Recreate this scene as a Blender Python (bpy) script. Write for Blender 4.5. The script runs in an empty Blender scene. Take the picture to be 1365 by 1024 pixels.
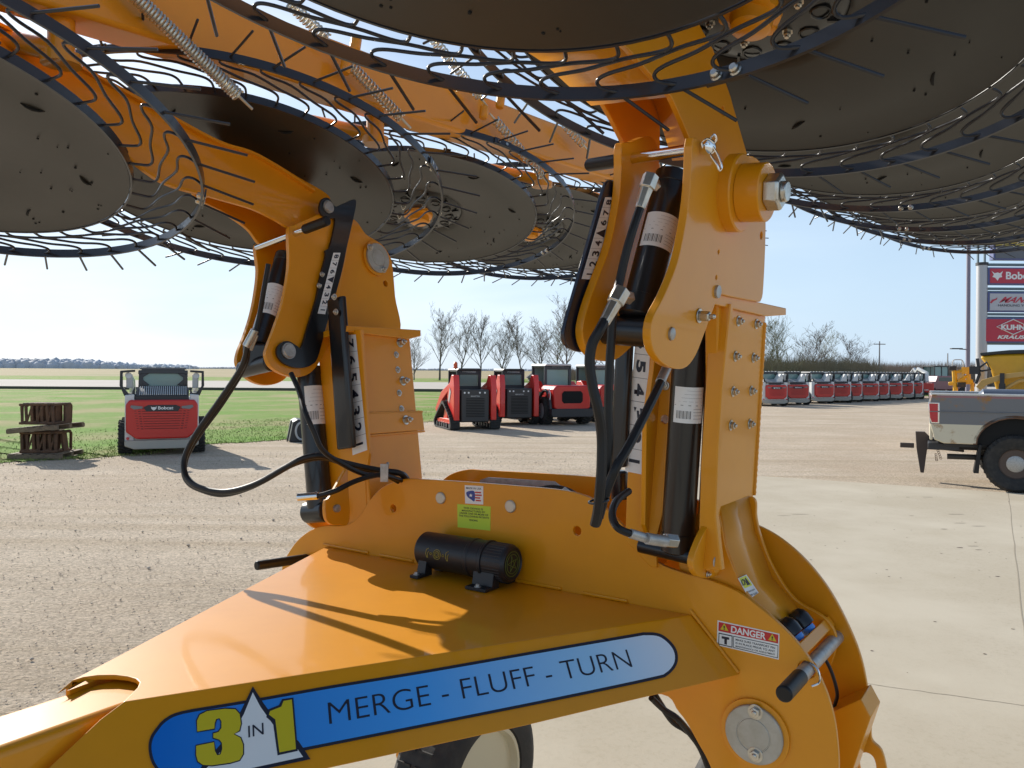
import bpy, bmesh, math, random
from mathutils import Vector as V, Matrix
random.seed(7)
R = math.radians
SC = bpy.context.scene
COL = SC.collection
# ------------------------------------------------------------------ camera, sky, sun, exposure
FPX, CX, CY, ROLL, H = 1080.0, 682.5, 493.0, R(0.39), 2.05
EX = V((math.cos(ROLL), 0, math.sin(ROLL))); EZ = V((-math.sin(ROLL), 0, math.cos(ROLL))); EY = V((0, 1, 0))
CAMPOS = V((0, 0, H))
cam = bpy.data.cameras.new('camera'); co = bpy.data.objects.new('camera', cam); COL.objects.link(co)
cam.sensor_width = 36; cam.lens = 36 * FPX / 1365; cam.shift_y = -(512 - CY) / 1365
cam.clip_start = 0.02; cam.clip_end = 5000
mc = Matrix.Identity(4)
for i, a in enumerate((EX, EZ, -EY)):
    for j in range(3): mc[j][i] = a[j]
mc.translation = CAMPOS
co.matrix_world = mc
SC.camera = co
SUN_AZ, SUN_EL = R(-40), R(26.5)          # azimuth from +Y towards +X
w = bpy.data.worlds.new('World'); SC.world = w; w.use_nodes = True
nt = w.node_tree; nt.nodes.clear()
def wn(t, **k):
    n = nt.nodes.new(t)
    for a, b in k.items(): setattr(n, a, b)
    return n
sky = wn('ShaderNodeTexSky', sky_type='NISHITA', sun_disc=False, sun_elevation=SUN_EL, sun_rotation=SUN_AZ, air_density=1.0, dust_density=0.4, ozone_density=1.5, altitude=100)
tc = wn('ShaderNodeTexCoord'); mp = wn('ShaderNodeMapping'); mp.inputs['Scale'].default_value = (1.0, 1.0, 5.0); mp.inputs['Rotation'].default_value = (0.05, 0.12, 0.3)
cn = wn('ShaderNodeTexNoise'); cn.inputs['Scale'].default_value = 2.2; cn.inputs['Detail'].default_value = 7; cn.inputs['Distortion'].default_value = 0.5
cr = wn('ShaderNodeValToRGB'); cr.color_ramp.elements[0].position = 0.42; cr.color_ramp.elements[1].position = 0.75
# thin cirrus is denser towards the sun
dot = wn('ShaderNodeVectorMath', operation='DOT_PRODUCT'); dot.inputs[1].default_value = (math.sin(SUN_AZ) * math.cos(SUN_EL), math.cos(SUN_AZ) * math.cos(SUN_EL), math.sin(SUN_EL) * 0.4)
mr = wn('ShaderNodeMapRange'); mr.inputs['From Min'].default_value = 0.30; mr.inputs['From Max'].default_value = 0.93; mr.inputs['To Min'].default_value = 0.0; mr.inputs['To Max'].default_value = 1.0
mul = wn('ShaderNodeMath', operation='MULTIPLY'); mx = wn('ShaderNodeMix', data_type='RGBA')
mx.inputs[7].default_value = (10.5, 10.8, 11.2, 1)
nrmz = wn('ShaderNodeVectorMath', operation='NORMALIZE')
L_ = nt.links.new
L_(tc.outputs['Generated'], nrmz.inputs[0]); L_(nrmz.outputs[0], mp.inputs['Vector']); L_(mp.outputs[0], cn.inputs['Vector']); L_(cn.outputs['Fac'], cr.inputs[0])
L_(nrmz.outputs[0], dot.inputs[0]); L_(dot.outputs['Value'], mr.inputs['Value'])
add = wn('ShaderNodeMath', operation='MULTIPLY_ADD'); add.inputs[1].default_value = 0.35; add.inputs[2].default_value = 0.12
L_(cr.outputs[0], add.inputs[0]); L_(add.outputs[0], mul.inputs[0]); L_(mr.outputs[0], mul.inputs[1])
bg = wn('ShaderNodeBackground'); bg.inputs['Strength'].default_value = 0.105
sx = wn('ShaderNodeSeparateXYZ'); L_(nrmz.outputs[0], sx.inputs[0]); hz_ = wn('ShaderNodeMapRange', interpolation_type='SMOOTHSTEP'); hz_.inputs['From Min'].default_value = -0.05; hz_.inputs['From Max'].default_value = 0.55; hz_.inputs['To Min'].default_value = 0.85; hz_.inputs['To Max'].default_value = 0.12
L_(sx.outputs['Z'], hz_.inputs['Value']); mh = wn('ShaderNodeMix', data_type='RGBA'); mh.inputs[7].default_value = (4.3, 5.7, 7.4, 1); L_(hz_.outputs[0], mh.inputs[0]); L_(sky.outputs[0], mh.inputs[6])
L_(mul.outputs[0], mx.inputs[0]); L_(mh.outputs[2], mx.inputs[6]); L_(mx.outputs[2], bg.inputs[0])
wo = wn('ShaderNodeOutputWorld'); L_(bg.outputs[0], wo.inputs[0])
sl = bpy.data.lights.new('sun', 'SUN'); sl.energy = 4.9; sl.angle = R(0.5); sl.color = (1, 0.95, 0.86)
so = bpy.data.objects.new('sun', sl); COL.objects.link(so)
sd = V((math.sin(SUN_AZ) * math.cos(SUN_EL), math.cos(SUN_AZ) * math.cos(SUN_EL), math.sin(SUN_EL)))
so.rotation_euler = (-sd).to_track_quat('-Z', 'Y').to_euler(); so.location = (0, 0, 30)
SC.view_settings.view_transform = 'Standard'; SC.view_settings.look = 'None'; SC.view_settings.gamma = 1
SC.view_settings.exposure = 0.38
SC.render.engine = 'CYCLES'
# ------------------------------------------------------------------ materials
MATS = {}
def mat(name, col, rough=0.5, metal=0, coat=0, bump=None, var=None, emit=None, spec=0.5, coat_rough=0.08):
    if name in MATS: return MATS[name]
    m = bpy.data.materials.new(name); m.use_nodes = True; t = m.node_tree; b = t.nodes['Principled BSDF']
    b.inputs['Base Color'].default_value = (*col, 1); b.inputs['Roughness'].default_value = rough; b.inputs['Metallic'].default_value = metal
    b.inputs['Coat Weight'].default_value = coat; b.inputs['Coat Roughness'].default_value = coat_rough
    b.inputs['Specular IOR Level'].default_value = spec
    if var:      # (scale, second colour, ramp lo, ramp hi)
        tx = t.nodes.new('ShaderNodeTexCoord'); n = t.nodes.new('ShaderNodeTexNoise'); n.inputs['Scale'].default_value = var[0]; n.inputs['Detail'].default_value = 8
        n.inputs['Roughness'].default_value = 0.65
        r = t.nodes.new('ShaderNodeMapRange'); r.inputs['From Min'].default_value = var[2]; r.inputs['From Max'].default_value = var[3]
        x = t.nodes.new('ShaderNodeMix'); x.data_type = 'RGBA'; x.inputs[6].default_value = (*col, 1); x.inputs[7].default_value = (*var[1], 1)
        t.links.new(tx.outputs['Object'], n.inputs['Vector']); t.links.new(n.outputs['Fac'], r.inputs['Value']); t.links.new(r.outputs[0], x.inputs[0]); t.links.new(x.outputs[2], b.inputs['Base Color'])
    if bump:     # (scale, strength, distance)
        tx = t.nodes.new('ShaderNodeTexCoord'); n = t.nodes.new('ShaderNodeTexNoise'); n.inputs['Scale'].default_value = bump[0]; n.inputs['Detail'].default_value = 5
        u = t.nodes.new('ShaderNodeBump'); u.inputs['Strength'].default_value = bump[1]; u.inputs['Distance'].default_value = bump[2]
        t.links.new(tx.outputs['Object'], n.inputs['Vector']); t.links.new(n.outputs['Fac'], u.inputs['Height']); t.links.new(u.outputs[0], b.inputs['Normal'])
    if emit: b.inputs['Emission Color'].default_value = (*emit, 1); b.inputs['Emission Strength'].default_value = 1
    MATS[name] = m
    return m
ORANGE = mat('orange_paint', (0.76, 0.30, 0.002), 0.45, coat=0.42, coat_rough=0.05, bump=(14, 0.05, 0.004), var=(6, (0.71, 0.275, 0.002), 0.35, 0.7), spec=0.35)
_t = ORANGE.node_tree; _n = _t.nodes.new('ShaderNodeTexNoise'); _n.inputs['Scale'].default_value = 9; _n.inputs['Detail'].default_value = 9; _n.inputs['Roughness'].default_value = .7
_r = _t.nodes.new('ShaderNodeMapRange'); _r.inputs['From Min'].default_value = .35; _r.inputs['From Max'].default_value = .7; _r.inputs['To Min'].default_value = .02; _r.inputs['To Max'].default_value = .16
_c = _t.nodes.new('ShaderNodeTexCoord'); _t.links.new(_c.outputs['Object'], _n.inputs['Vector']); _t.links.new(_n.outputs['Fac'], _r.inputs['Value']); _t.links.new(_r.outputs[0], _t.nodes['Principled BSDF'].inputs['Coat Roughness'])
BLACKP = mat('black_paint', (0.009, 0.009, 0.010), 0.3, coat=0.25, bump=(30, 0.04, 0.002))
RUBBER = mat('rubber', (0.012, 0.011, 0.011), 0.42, spec=0.35, bump=(300, 0.15, 0.0006))
STEEL = mat('zinc_steel', (0.62, 0.60, 0.55), 0.28, metal=0.9, var=(60, (0.45, 0.42, 0.36), 0.35, 0.7))
GALV = mat('galvanised', (0.48, 0.47, 0.45), 0.42, metal=0.6, var=(45, (0.34, 0.33, 0.31), 0.4, 0.65))
CHROME = mat('chrome', (0.8, 0.8, 0.8), 0.12, metal=1)
DISC = mat('guard_steel', (0.030, 0.029, 0.026), 0.38, var=(7, (0.025, 0.024, 0.021), 0.35, 0.7), bump=(60, 0.05, 0.001))
TINE = mat('tine_steel', (0.035, 0.035, 0.04), 0.3, metal=0.3)
BAND = mat('band_steel', (0.022, 0.023, 0.028), 0.32, coat=0.3)
WHITE = mat('white_vinyl', (0.8, 0.8, 0.78), 0.4)
INK = mat('ink', (0.012, 0.014, 0.03), 0.5)
BLACKDOT = mat('slot_dark', (0.006, 0.006, 0.006), 0.9)
YELLOWV = mat('yellow_vinyl', (0.62, 0.50, 0.02), 0.35)
LIME = mat('lime_vinyl', (0.52, 0.68, 0.04), 0.4)
REDV = mat('red_vinyl', (0.55, 0.02, 0.02), 0.4)
BLUEV = mat('cap_blue', (0.06, 0.25, 0.7), 0.4)
NAVY = mat('navy_plate', (0.014, 0.018, 0.035), 0.3, coat=0.4)
CREAM = mat('cream_rim', (0.62, 0.56, 0.38), 0.4, coat=0.3)
TYRE = mat('tyre', (0.022, 0.021, 0.02), 0.75, var=(12, (0.05, 0.045, 0.038), 0.45, 0.75), bump=(50, 0.3, 0.004))
# blue decal fading to pale at one end (printed)
def decal_mat(p0, p1):
    m = bpy.data.materials.new('decal_blue'); m.use_nodes = True; t = m.node_tree; b = t.nodes['Principled BSDF']
    g = t.nodes.new('ShaderNodeNewGeometry'); s = t.nodes.new('ShaderNodeVectorMath'); s.operation = 'SUBTRACT'; s.inputs[1].default_value = p0
    d = t.nodes.new('ShaderNodeVectorMath'); d.operation = 'DOT_PRODUCT'; e = (p1 - p0); d.inputs[1].default_value = e / e.length_squared
    r = t.nodes.new('ShaderNodeValToRGB'); r.color_ramp.elements[0].color = (0.0, 0.16, 0.62, 1); r.color_ramp.elements[1].color = (0.80, 0.86, 0.92, 1)
    q = r.color_ramp.elements.new(0.45); q.color = (0.07, 0.38, 0.88, 1); q = r.color_ramp.elements.new(0.8); q.color = (0.36, 0.64, 0.90, 1)
    t.links.new(g.outputs['Position'], s.inputs[0]); t.links.new(s.outputs[0], d.inputs[0]); t.links.new(d.outputs['Value'], r.inputs[0]); t.links.new(r.outputs[0], b.inputs['Base Color'])
    b.inputs['Roughness'].default_value = 0.3; b.inputs['Coat Weight'].default_value = 0.4
    return m
# ------------------------------------------------------------------ object helpers
def link(name, me, m=None, parent=None, smooth=None):
    o = bpy.data.objects.new(name, me); COL.objects.link(o)
    if m is not None and me is not None:
        for q in (m if isinstance(m, (list, tuple)) else [m]): me.materials.append(q)
    if parent is not None: o.parent = parent
    if smooth is not None:
        me.polygons.foreach_set('use_smooth', [True] * len(me.polygons))
        me.set_sharp_from_angle(angle=R(smooth))
    return o
def tag(o, label=None, cat=None, group=None, kind=None):
    if label: o['label'] = label
    if cat: o['category'] = cat
    if group: o['group'] = group
    if kind: o['kind'] = kind
    return o
def empty(name, loc=(0, 0, 0), rz=0, parent=None):
    o = bpy.data.objects.new(name, None); COL.objects.link(o); o.location = loc; o.rotation_euler = (0, 0, rz); o.empty_display_size = 0.2
    if parent is not None: o.parent = parent
    return o
def kids(o): return [c for c in bpy.data.objects if c.parent == o]
def copy_tree(o, parent=None, root=True):
    c = o.copy(); COL.objects.link(c); c.parent = parent
    for ch in kids(o): copy_tree(ch, c, False)
    return c
class MB:
    """collects shapes into one mesh; M is a transform applied to everything added"""
    def __init__(s, M=None): s.bm = bmesh.new(); s.M = M or Matrix.Identity(4); s.mi = 0
    def _f(s, vs, faces, smooth=False):
        bv = [s.bm.verts.new(s.M @ V(v)) for v in vs]
        for f in faces:
            try: q = s.bm.faces.new([bv[i] for i in f]); q.material_index = s.mi; q.smooth = smooth
            except ValueError: pass
        return bv
    def box(s, c, d, rot=None):
        c = V(c); h = [x / 2 for x in d]; rm = rot or Matrix.Identity(3)
        vs = [c + rm @ V((x * h[0], y * h[1], z * h[2])) for x in (-1, 1) for y in (-1, 1) for z in (-1, 1)]
        s._f(vs, [(0, 1, 3, 2), (4, 6, 7, 5), (0, 4, 5, 1), (2, 3, 7, 6), (0, 2, 6, 4), (1, 5, 7, 3)])
    def prism(s, pts, d, ):
        """pts: 3-D loop, d: extrusion vector"""
        n = len(pts); d = V(d); a = [V(p) for p in pts]; vs = a + [p + d for p in a]
        s._f(vs, [tuple(range(n))[::-1], tuple(range(n, 2 * n))] + [(i, (i + 1) % n, n + (i + 1) % n, n + i) for i in range(n)])
    def tube(s, pts, r, seg=8, caps=True, closed=False):
        pts = [V(p) for p in pts]; n = len(pts); rr = r if isinstance(r, (list, tuple)) else [r] * n
        ring = []; up = None
        for i, p in enumerate(pts):
            if closed: t = pts[(i + 1) % n] - pts[i - 1]
            else: t = pts[min(i + 1, n - 1)] - pts[max(i - 1, 0)]
            t = t.normalized() if t.length > 1e-9 else V((0, 0, 1))
            if up is None:
                up = t.orthogonal().normalized()
            up = (up - t * up.dot(t))
            up = up.normalized() if up.length > 1e-6 else t.orthogonal().normalized()
            sd_ = t.cross(up)
            ring.append([p + (up * math.cos(a) + sd_ * math.sin(a)) * rr[i] for a in [2 * math.pi * k / seg for k in range(seg)]])
        vs = [v for r_ in ring for v in r_]; fs = []
        for i in range(n if closed else n - 1):
            j = (i + 1) % n
            for k in range(seg):
                fs.append((i * seg + k, i * seg + (k + 1) % seg, j * seg + (k + 1) % seg, j * seg + k))
        if caps and not closed: fs += [tuple(range(seg))[::-1], tuple(range((n - 1) * seg, n * seg))]
        s._f(vs, fs, True)
    def cyl(s, a, b, r, seg=20, r2=None): s.tube([a, b], [r, r if r2 is None else r2], seg)
    def lathe(s, c, ax, prof, seg=32, closed=False):
        """prof: (distance along ax, radius)"""
        c = V(c); ax = V(ax).normalized(); u = ax.orthogonal().normalized(); w_ = ax.cross(u); vs = []; fs = []
        n = len(prof)
        for (h, r) in prof:
            for k in range(seg):
                a = 2 * math.pi * k / seg; vs.append(c + ax * h + (u * math.cos(a) + w_ * math.sin(a)) * r)
        for i in range(n if closed else n - 1):
            j = (i + 1) % n
            for k in range(seg): fs.append((i * seg + k, i * seg + (k + 1) % seg, j * seg + (k + 1) % seg, j * seg + k))
        if not closed:
            if prof[0][1] > 1e-6: fs.append(tuple(range(seg))[::-1])
            if prof[-1][1] > 1e-6: fs.append(tuple(range((n - 1) * seg, n * seg)))
        s._f(vs, fs, True)
    def build(s, name, m, parent=None, bevel=0, smooth=35, seg=2):
        bmesh.ops.remove_doubles(s.bm, verts=s.bm.verts, dist=1e-6)
        bmesh.ops.recalc_face_normals(s.bm, faces=s.bm.faces)
        me = bpy.data.meshes.new(name); s.bm.to_mesh(me); s.bm.free()
        o = link(name, me, m, parent, smooth)
        if bevel:
            b = o.modifiers.new('b', 'BEVEL'); b.width = bevel; b.segments = seg; b.limit_method = 'ANGLE'; b.angle_limit = R(35); b.harden_normals = False
        return o
def catmull(pts, n=6, closed=False):
    pts = [V(p) for p in pts]; out = []; N = len(pts)
    for i in range(N if closed else N - 1):
        if closed: a, b, c, d = pts[i - 1], pts[i], pts[(i + 1) % N], pts[(i + 2) % N]
        else: a, b, c, d = pts[max(i - 1, 0)], pts[i], pts[i + 1], pts[min(i + 2, N - 1)]
        for k in range(n):
            t = k / n
            out.append(0.5 * ((2 * b) + (c - a) * t + (2 * a - 5 * b + 4 * c - d) * t * t + (3 * b - a - 3 * c + d) * t ** 3))
    if not closed: out.append(pts[-1])
    return out
# ------------------------------------------------------------------ measuring the machine
# fit frame: x right, y forward, z up from the lens; MF brings it into the world (true size, true place)
SH = 5.0 / FPX
def W(p): return CAMPOS + EX * p[0] + EY * p[1] + EZ * (p[2] + SH * p[1])
def ray(px, py): return V(((px - CX) / FPX, 1, (488.0 - py) / FPX))
def gray(px, py):      # world ray
    return EX * ((px - CX) / FPX) + EY + EZ * ((CY - py) / FPX)
def ground(px, py, z=0.0):
    d = gray(px, py); return CAMPOS + d * ((z - H) / d.z)
def atY(px, py, Y):
    d = gray(px, py); return CAMPOS + d * (Y / d.y)
A = R(35.4)
U = V((math.cos(A), -math.sin(A), 0)); N = V((math.sin(A), math.cos(A), 0)); Z = V((0, 0, 1))
class Plane:
    """p0, in-plane axes a (right) and b (up), normal nn towards the viewer"""
    def __init__(s, p0, a, b, nn): s.p0 = p0; s.a = a; s.b = b; s.nn = nn
    def __call__(s, px, py):
        d = ray(px, py); return d * (s.p0.dot(s.nn) / d.dot(s.nn))
    def off(s, d): return Plane(s.p0 + s.nn * d, s.a, s.b, s.nn)
def PN(n): return Plane(N * n, U, Z, -N)
def tiltU(th, px, py, n, d=0):
    a = N; b = (Z * math.cos(th) + U * math.sin(th)).normalized(); nn = (U * math.cos(th) - Z * math.sin(th)).normalized()
    return Plane(PN(n)(px, py) + nn * d, a, b, nn)
TL, TR = R(-9), R(5)
UL = tiltU(TL, 487, 600, 1.74)
UR = tiltU(TR, 955, 600, 1.69)
FP = PN(1.724); BP = PN(1.974)
class S(list): pass      # marks a loop to be smoothed
def loop2(pl, lp):
    pts = [(px, py) for px, py in lp]
    if isinstance(lp, S): pts = [(v.x, v.y) for v in catmull([V((x, y, 0)) for x, y in pts], 6, True)]
    return [((pl(*p) - pl.p0).dot(pl.a), (pl(*p) - pl.p0).dot(pl.b)) for p in pts]
def circ(px, py, r, pl, n=28):      # r in metres
    c = pl(px, py) - pl.p0; x, y = c.dot(pl.a), c.dot(pl.b)
    return [(x + r * math.cos(2 * math.pi * k / n), y + r * math.sin(2 * math.pi * k / n)) for k in range(n)]
def slab(name, pl, lp, th, m, parent, holes=(), bevel=0.0015, extra=()):
    """flat plate traced on plane pl: front face on pl, thickness th away from the viewer; real holes"""
    cu = bpy.data.curves.new(name, 'CURVE'); cu.dimensions = '2D'; cu.fill_mode = 'BOTH'
    bv = min(bevel, th * 0.3); cu.extrude = max(th / 2 - bv, 0); cu.bevel_depth = bv; cu.bevel_resolution = 1; cu.offset = -bv
    for l in [loop2(pl, lp)] + [h if not isinstance(h, tuple) else circ(h[0], h[1], h[2], pl) for h in holes] + [e for e in extra]:
        s = cu.splines.new('POLY'); s.points.add(len(l) - 1); s.use_cyclic_u = True
        for i, (x, y) in enumerate(l): s.points[i].co = (x, y, 0, 1)
    t = bpy.data.objects.new('t', cu); me = bpy.data.meshes.new_from_object(t); bpy.data.objects.remove(t)
    for v in me.vertices:
        v.co = W(pl.p0 + pl.a * v.co.x + pl.b * v.co.y + pl.nn * (v.co.z - th / 2))
    bm = bmesh.new(); bm.from_mesh(me); bmesh.ops.remove_doubles(bm, verts=bm.verts, dist=1e-5); bmesh.ops.recalc_face_normals(bm, faces=bm.faces); bm.to_mesh(me); bm.free()
    return link(name, me, m, parent, 14)
def words(body, pl, pa, pb, pt, m, parent, name='lettering', bold=0.0, lift=0.0006, conv=None):
    """text whose box runs from pa (bottom left) to pb (bottom right) and up to pt (top left); px points on plane pl"""
    cu = bpy.data.curves.new(name, 'FONT'); cu.body = body; cu.size = 1; cu.offset = bold; cu.extrude = 0.0
    t = bpy.data.objects.new('t', cu); me = bpy.data.meshes.new_from_object(t); bpy.data.objects.remove(t)
    xs = [v.co.x for v in me.vertices]; ys = [v.co.y for v in me.vertices]
    x0, x1, y0, y1 = min(xs), max(xs), min(ys), max(ys)
    g = (lambda p: pl(*p)) if conv is None else conv
    A_, B_, T_ = g(pa), g(pb), g(pt); ex, ey = B_ - A_, T_ - A_
    ww = W if conv is None else (lambda q: q)
    for v in me.vertices:
        v.co = ww(A_ + ex * ((v.co.x - x0) / (x1 - x0)) + ey * ((v.co.y - y0) / (y1 - y0)) + pl.nn * lift)
    return link(name, me, m, parent)
def sticker(name, pl, lp, m, parent, lift=0.0007): return slab(name, pl.off(lift), lp, 0.0006, m, parent, bevel=0)
def rod(name, a, b, r, m, parent, seg=24, bevel=0.001, extra=None):
    q = MB(); q.cyl(W(a), W(b), r, seg)
    if extra: extra(q)
    return q.build(name, m, parent, bevel)
def bolt(pl, px, py, r, parent, h=0.012, m=None, name='bolt', washer=True):
    """hex bolt standing on plane pl"""
    c = pl(px, py); q = MB()
    if washer: q.lathe(W(c), W(c + pl.nn) - W(c), [(0, r * 1.45), (0.002, r * 1.45)], 20)
    q.lathe(W(c), W(c + pl.nn) - W(c), [(0.002, r), (h * 0.9, r), (h, r * 0.8)], 6)
    q.lathe(W(c), W(c + pl.nn) - W(c), [(h, r * 0.5), (h * 1.35, r * 0.5), (h * 1.5, r * 0.3)], 12)
    return q.build(name, m or STEEL, parent, 0.0008, 25)
def hose(name, pts, r, parent, m=None, n=8, seg=10, ferr=None):
    """pts: fit-frame points"""
    q = MB(); c = catmull([W(p) for p in pts], n); q.tube(c, r, seg)
    return q.build(name, m or RUBBER, parent)
def at(px, py, Y): return ray(px, py) * Y
# ================================================================== THE RAKE
rake = empty('hay_rake', (-1.2, 1.4, 0))
tag(rake, 'orange hay rake folded up for transport, its black toothed wheels overhead', 'hay rake')
_fix = []
def RK(name='x'): return rake
# -------- tongue
TOPZ = -0.565
def PZ(px, py, z=TOPZ):
    d = ray(px, py); return d * (z / d.z)
T0, T1, B1 = PZ(164, 938), FP(921, 815), FP(985, 898)
T1 = V((T1.x, T1.y, TOPZ))
a_ = (T1 - T0).normalized(); nn_ = a_.cross((B1 - T1)).normalized()
if nn_.dot(-T1) < 0: nn_ = -nn_
b_ = nn_.cross(a_); b_ = b_ if b_.z > 0 else -b_
TS = Plane(T0, a_, b_, nn_)
arc = [(90, 918), (98, 911), (112, 906), (130, 903.5), (152, 903), (170, 905), (181, 908), (186, 913), (183, 920), (176, 927)]
bm = bmesh.new()
top = [PZ(436, 730)] + [PZ(*p) for p in arc] + [T0, T1]
side = [T0, TS(134, 960), TS(67, 1023), TS(10, 1078), TS(60, 1098), TS(440, 1021), TS(700, 965), B1, T1]
cache = {}
def bvt(p):
    k = tuple(round(x, 5) for x in p)
    if k not in cache: cache[k] = bm.verts.new(W(p))
    return cache[k]
f1 = bm.faces.new([bvt(p) for p in top]); f2 = bm.faces.new([bvt(p) for p in side])
low = [TS(60, 1098), TS(440, 1021), TS(700, 965), B1]
fl = [p - U * 0.06 - N * 0.0 for p in low]
for i in range(3): bm.faces.new([bvt(low[i]), bvt(fl[i]), bvt(fl[i + 1]), bvt(low[i + 1])])
# hidden far side and belly
far = [PZ(436, 730), PZ(90, 918)]; farb = [p - Z * 0.15 for p in far]
bm.faces.new([bvt(far[0]), bvt(farb[0]), bvt(farb[1]), bvt(far[1])])
bmesh.ops.recalc_face_normals(bm, faces=bm.faces)
me = bpy.data.meshes.new('tongue'); bm.to_mesh(me); bm.free()
tongue = link('tongue', me, ORANGE, rake)
m_ = tongue.modifiers.new('s', 'SOLIDIFY'); m_.thickness = 0.009; m_.offset = 0; m_ = tongue.modifiers.new('b', 'BEVEL'); m_.width = 0.009; m_.segments = 5; m_.angle_limit = R(30)
me.polygons.foreach_set('use_smooth', [True] * len(me.polygons)); 
tongue.modifiers.new('w', 'WEIGHTED_NORMAL')
# drawbar going on towards the hitch
q = MB()
def UN(u, n, z): return U * u + N * n + Z * z
q.prism([W(UN(u, 1.15, z)) for u, z in ((-1.335, -0.577), (-1.335, -0.71), (-1.472, -0.71), (-1.472, -0.577))], W(UN(0, -0.7, 0)) - W(UN(0, 1.15, 0)))
drawbar = q.build('drawbar', ORANGE, rake, 0.016, seg=4)
# jack stand under the drawbar, out of the picture, keeps the hitch end up
q = MB(); a0 = W(UN(-1.4, -0.35, -0.64)); q.cyl(a0, V((a0.x, a0.y, 0.03)), 0.04); q.box((a0.x, a0.y, 0.02), (0.22, 0.22, 0.04)); q.build('parking_jack', BLACKP, rake, 0.004)
# weld beads along the joint of tongue and plate
q = MB()
for x0, y0, x1, y1 in ((440, 727, 500, 738), (515, 741, 560, 749), (580, 752, 620, 759), (700, 773, 760, 784), (790, 789, 850, 799)):
    pts = []
    for k in range(13):
        t = k / 12; p = PZ(x0 + (x1 - x0) * t, y0 + (y1 - y0) * t); p = p + N * (1.7225 - p.dot(N)); p.z = TOPZ + 0.008; pts.append(W(p))
    q.tube(pts, [0.004 + 0.0012 * ((k % 2)) for k in range(13)], 8); q.build('weld_bead', ORANGE, rake); q = MB()
for pts_ in ([(921, 813), (985, 896)],):
    a0, b0 = FP(*pts_[0]), FP(*pts_[1]); q.tube([W(a0 + (b0 - a0) * (k / 16) - N * 0.003) for k in range(17)], [0.0032 + 0.0006 * (k % 2) for k in range(17)], 8)
q.build('weld_bead', ORANGE, rake)
# -------- decal on the tongue side
TD = TS.off(0.0055)
dec = rake
outer = [(305, 937.5), (352, 929.5), (440, 914), (560, 894.5), (700, 870), (840, 846), (861, 843), (880, 845), (895, 856), (903, 870), (902, 886), (890, 900), (868, 907), (745, 933), (560, 970), (403, 1001), (300, 1022), (245, 1034), (225, 1036), (212, 1030), (202, 1016), (198, 998), (200, 984), (207, 972), (220, 958), (243, 948)]
cxm, cym = 550, 940
def inset(lp, d):
    o = []
    n = len(lp)
    for i in range(n):
        x, y = lp[i]; x0, y0 = lp[i - 1]; x1, y1 = lp[(i + 1) % n]
        tx, ty = x1 - x0, y1 - y0; l = math.hypot(tx, ty); o.append((x - ty / l * d, y + tx / l * d))
    return o
outer = [(v.x, v.y) for v in catmull([V((x, y, 0)) for x, y in outer], 4, True)]
decal = slab('stripe_decal', TD.off(0.0005), outer, 0.0008, INK, rake, bevel=0)
slab('stripe_field', TD.off(0.0009), inset(outer, 4), 0.0005, decal_mat(W(TD(200, 990)), W(TD(904, 870))), decal, bevel=0)
tri = [(337, 915), (351, 937), (376, 972), (398, 988), (414, 1012), (330, 1030), (250, 1048), (262, 1030), (300, 985), (321, 948)]
slab('spire_outline', TD.off(0.0013), tri, 0.0004, INK, decal, bevel=0)
slab('spire_panel', TD.off(0.0017), [(337, 923), (347, 942), (374, 980), (392, 992), (404, 1009), (330, 1025), (262, 1040), (268, 1033), (304, 990), (325, 952)], 0.0004, WHITE, decal, bevel=0)
three = [(180 + x / 3.592, 820 + y / 3.592) for x, y in ((298, 557), (297, 505), (310, 478), (345, 460), (430, 449), (480, 451), (501, 474), (507, 520), (499, 553), (472, 570), (505, 588), (517, 620), (517, 665), (500, 694), (455, 707), (370, 719), (325, 717), (301, 700), (293, 670), (293, 626), (378, 609), (382, 650), (393, 671), (410, 667), (418, 640), (416, 611), (404, 596), (375, 587), (375, 567), (400, 560), (414, 540), (414, 508), (404, 493), (388, 498), (381, 520), (380, 543))]
slab('numeral', TD.off(0.0021), inset(three, -1.6), 0.0003, INK, decal, bevel=0)
slab('numeral', TD.off(0.0025), three, 0.0003, YELLOWV, decal, bevel=0)
one = [(355, 956), (357, 946), (372, 940), (376, 932), (391, 930), (397, 1001), (370, 1007), (364, 964)]
slab('numeral', TD.off(0.0021), one, 0.0003, INK, decal, bevel=0)
slab('numeral', TD.off(0.0025), [(358.5, 952.5), (360, 948), (375, 942), (378, 934.5), (389, 932.5), (394.5, 998.5), (372.5, 1003), (367, 959)], 0.0003, YELLOWV, decal, bevel=0)
words('IN', TD, (331, 984), (351.5, 979.5), (330.5, 968.5), INK, decal, 'lettering', 0.0, 0.0024)
words('MERGE - FLUFF - TURN', TD, (439, 966), (843, 889.5), (436.5, 937), INK, decal, 'lettering', -0.012, 0.0014)
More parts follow.
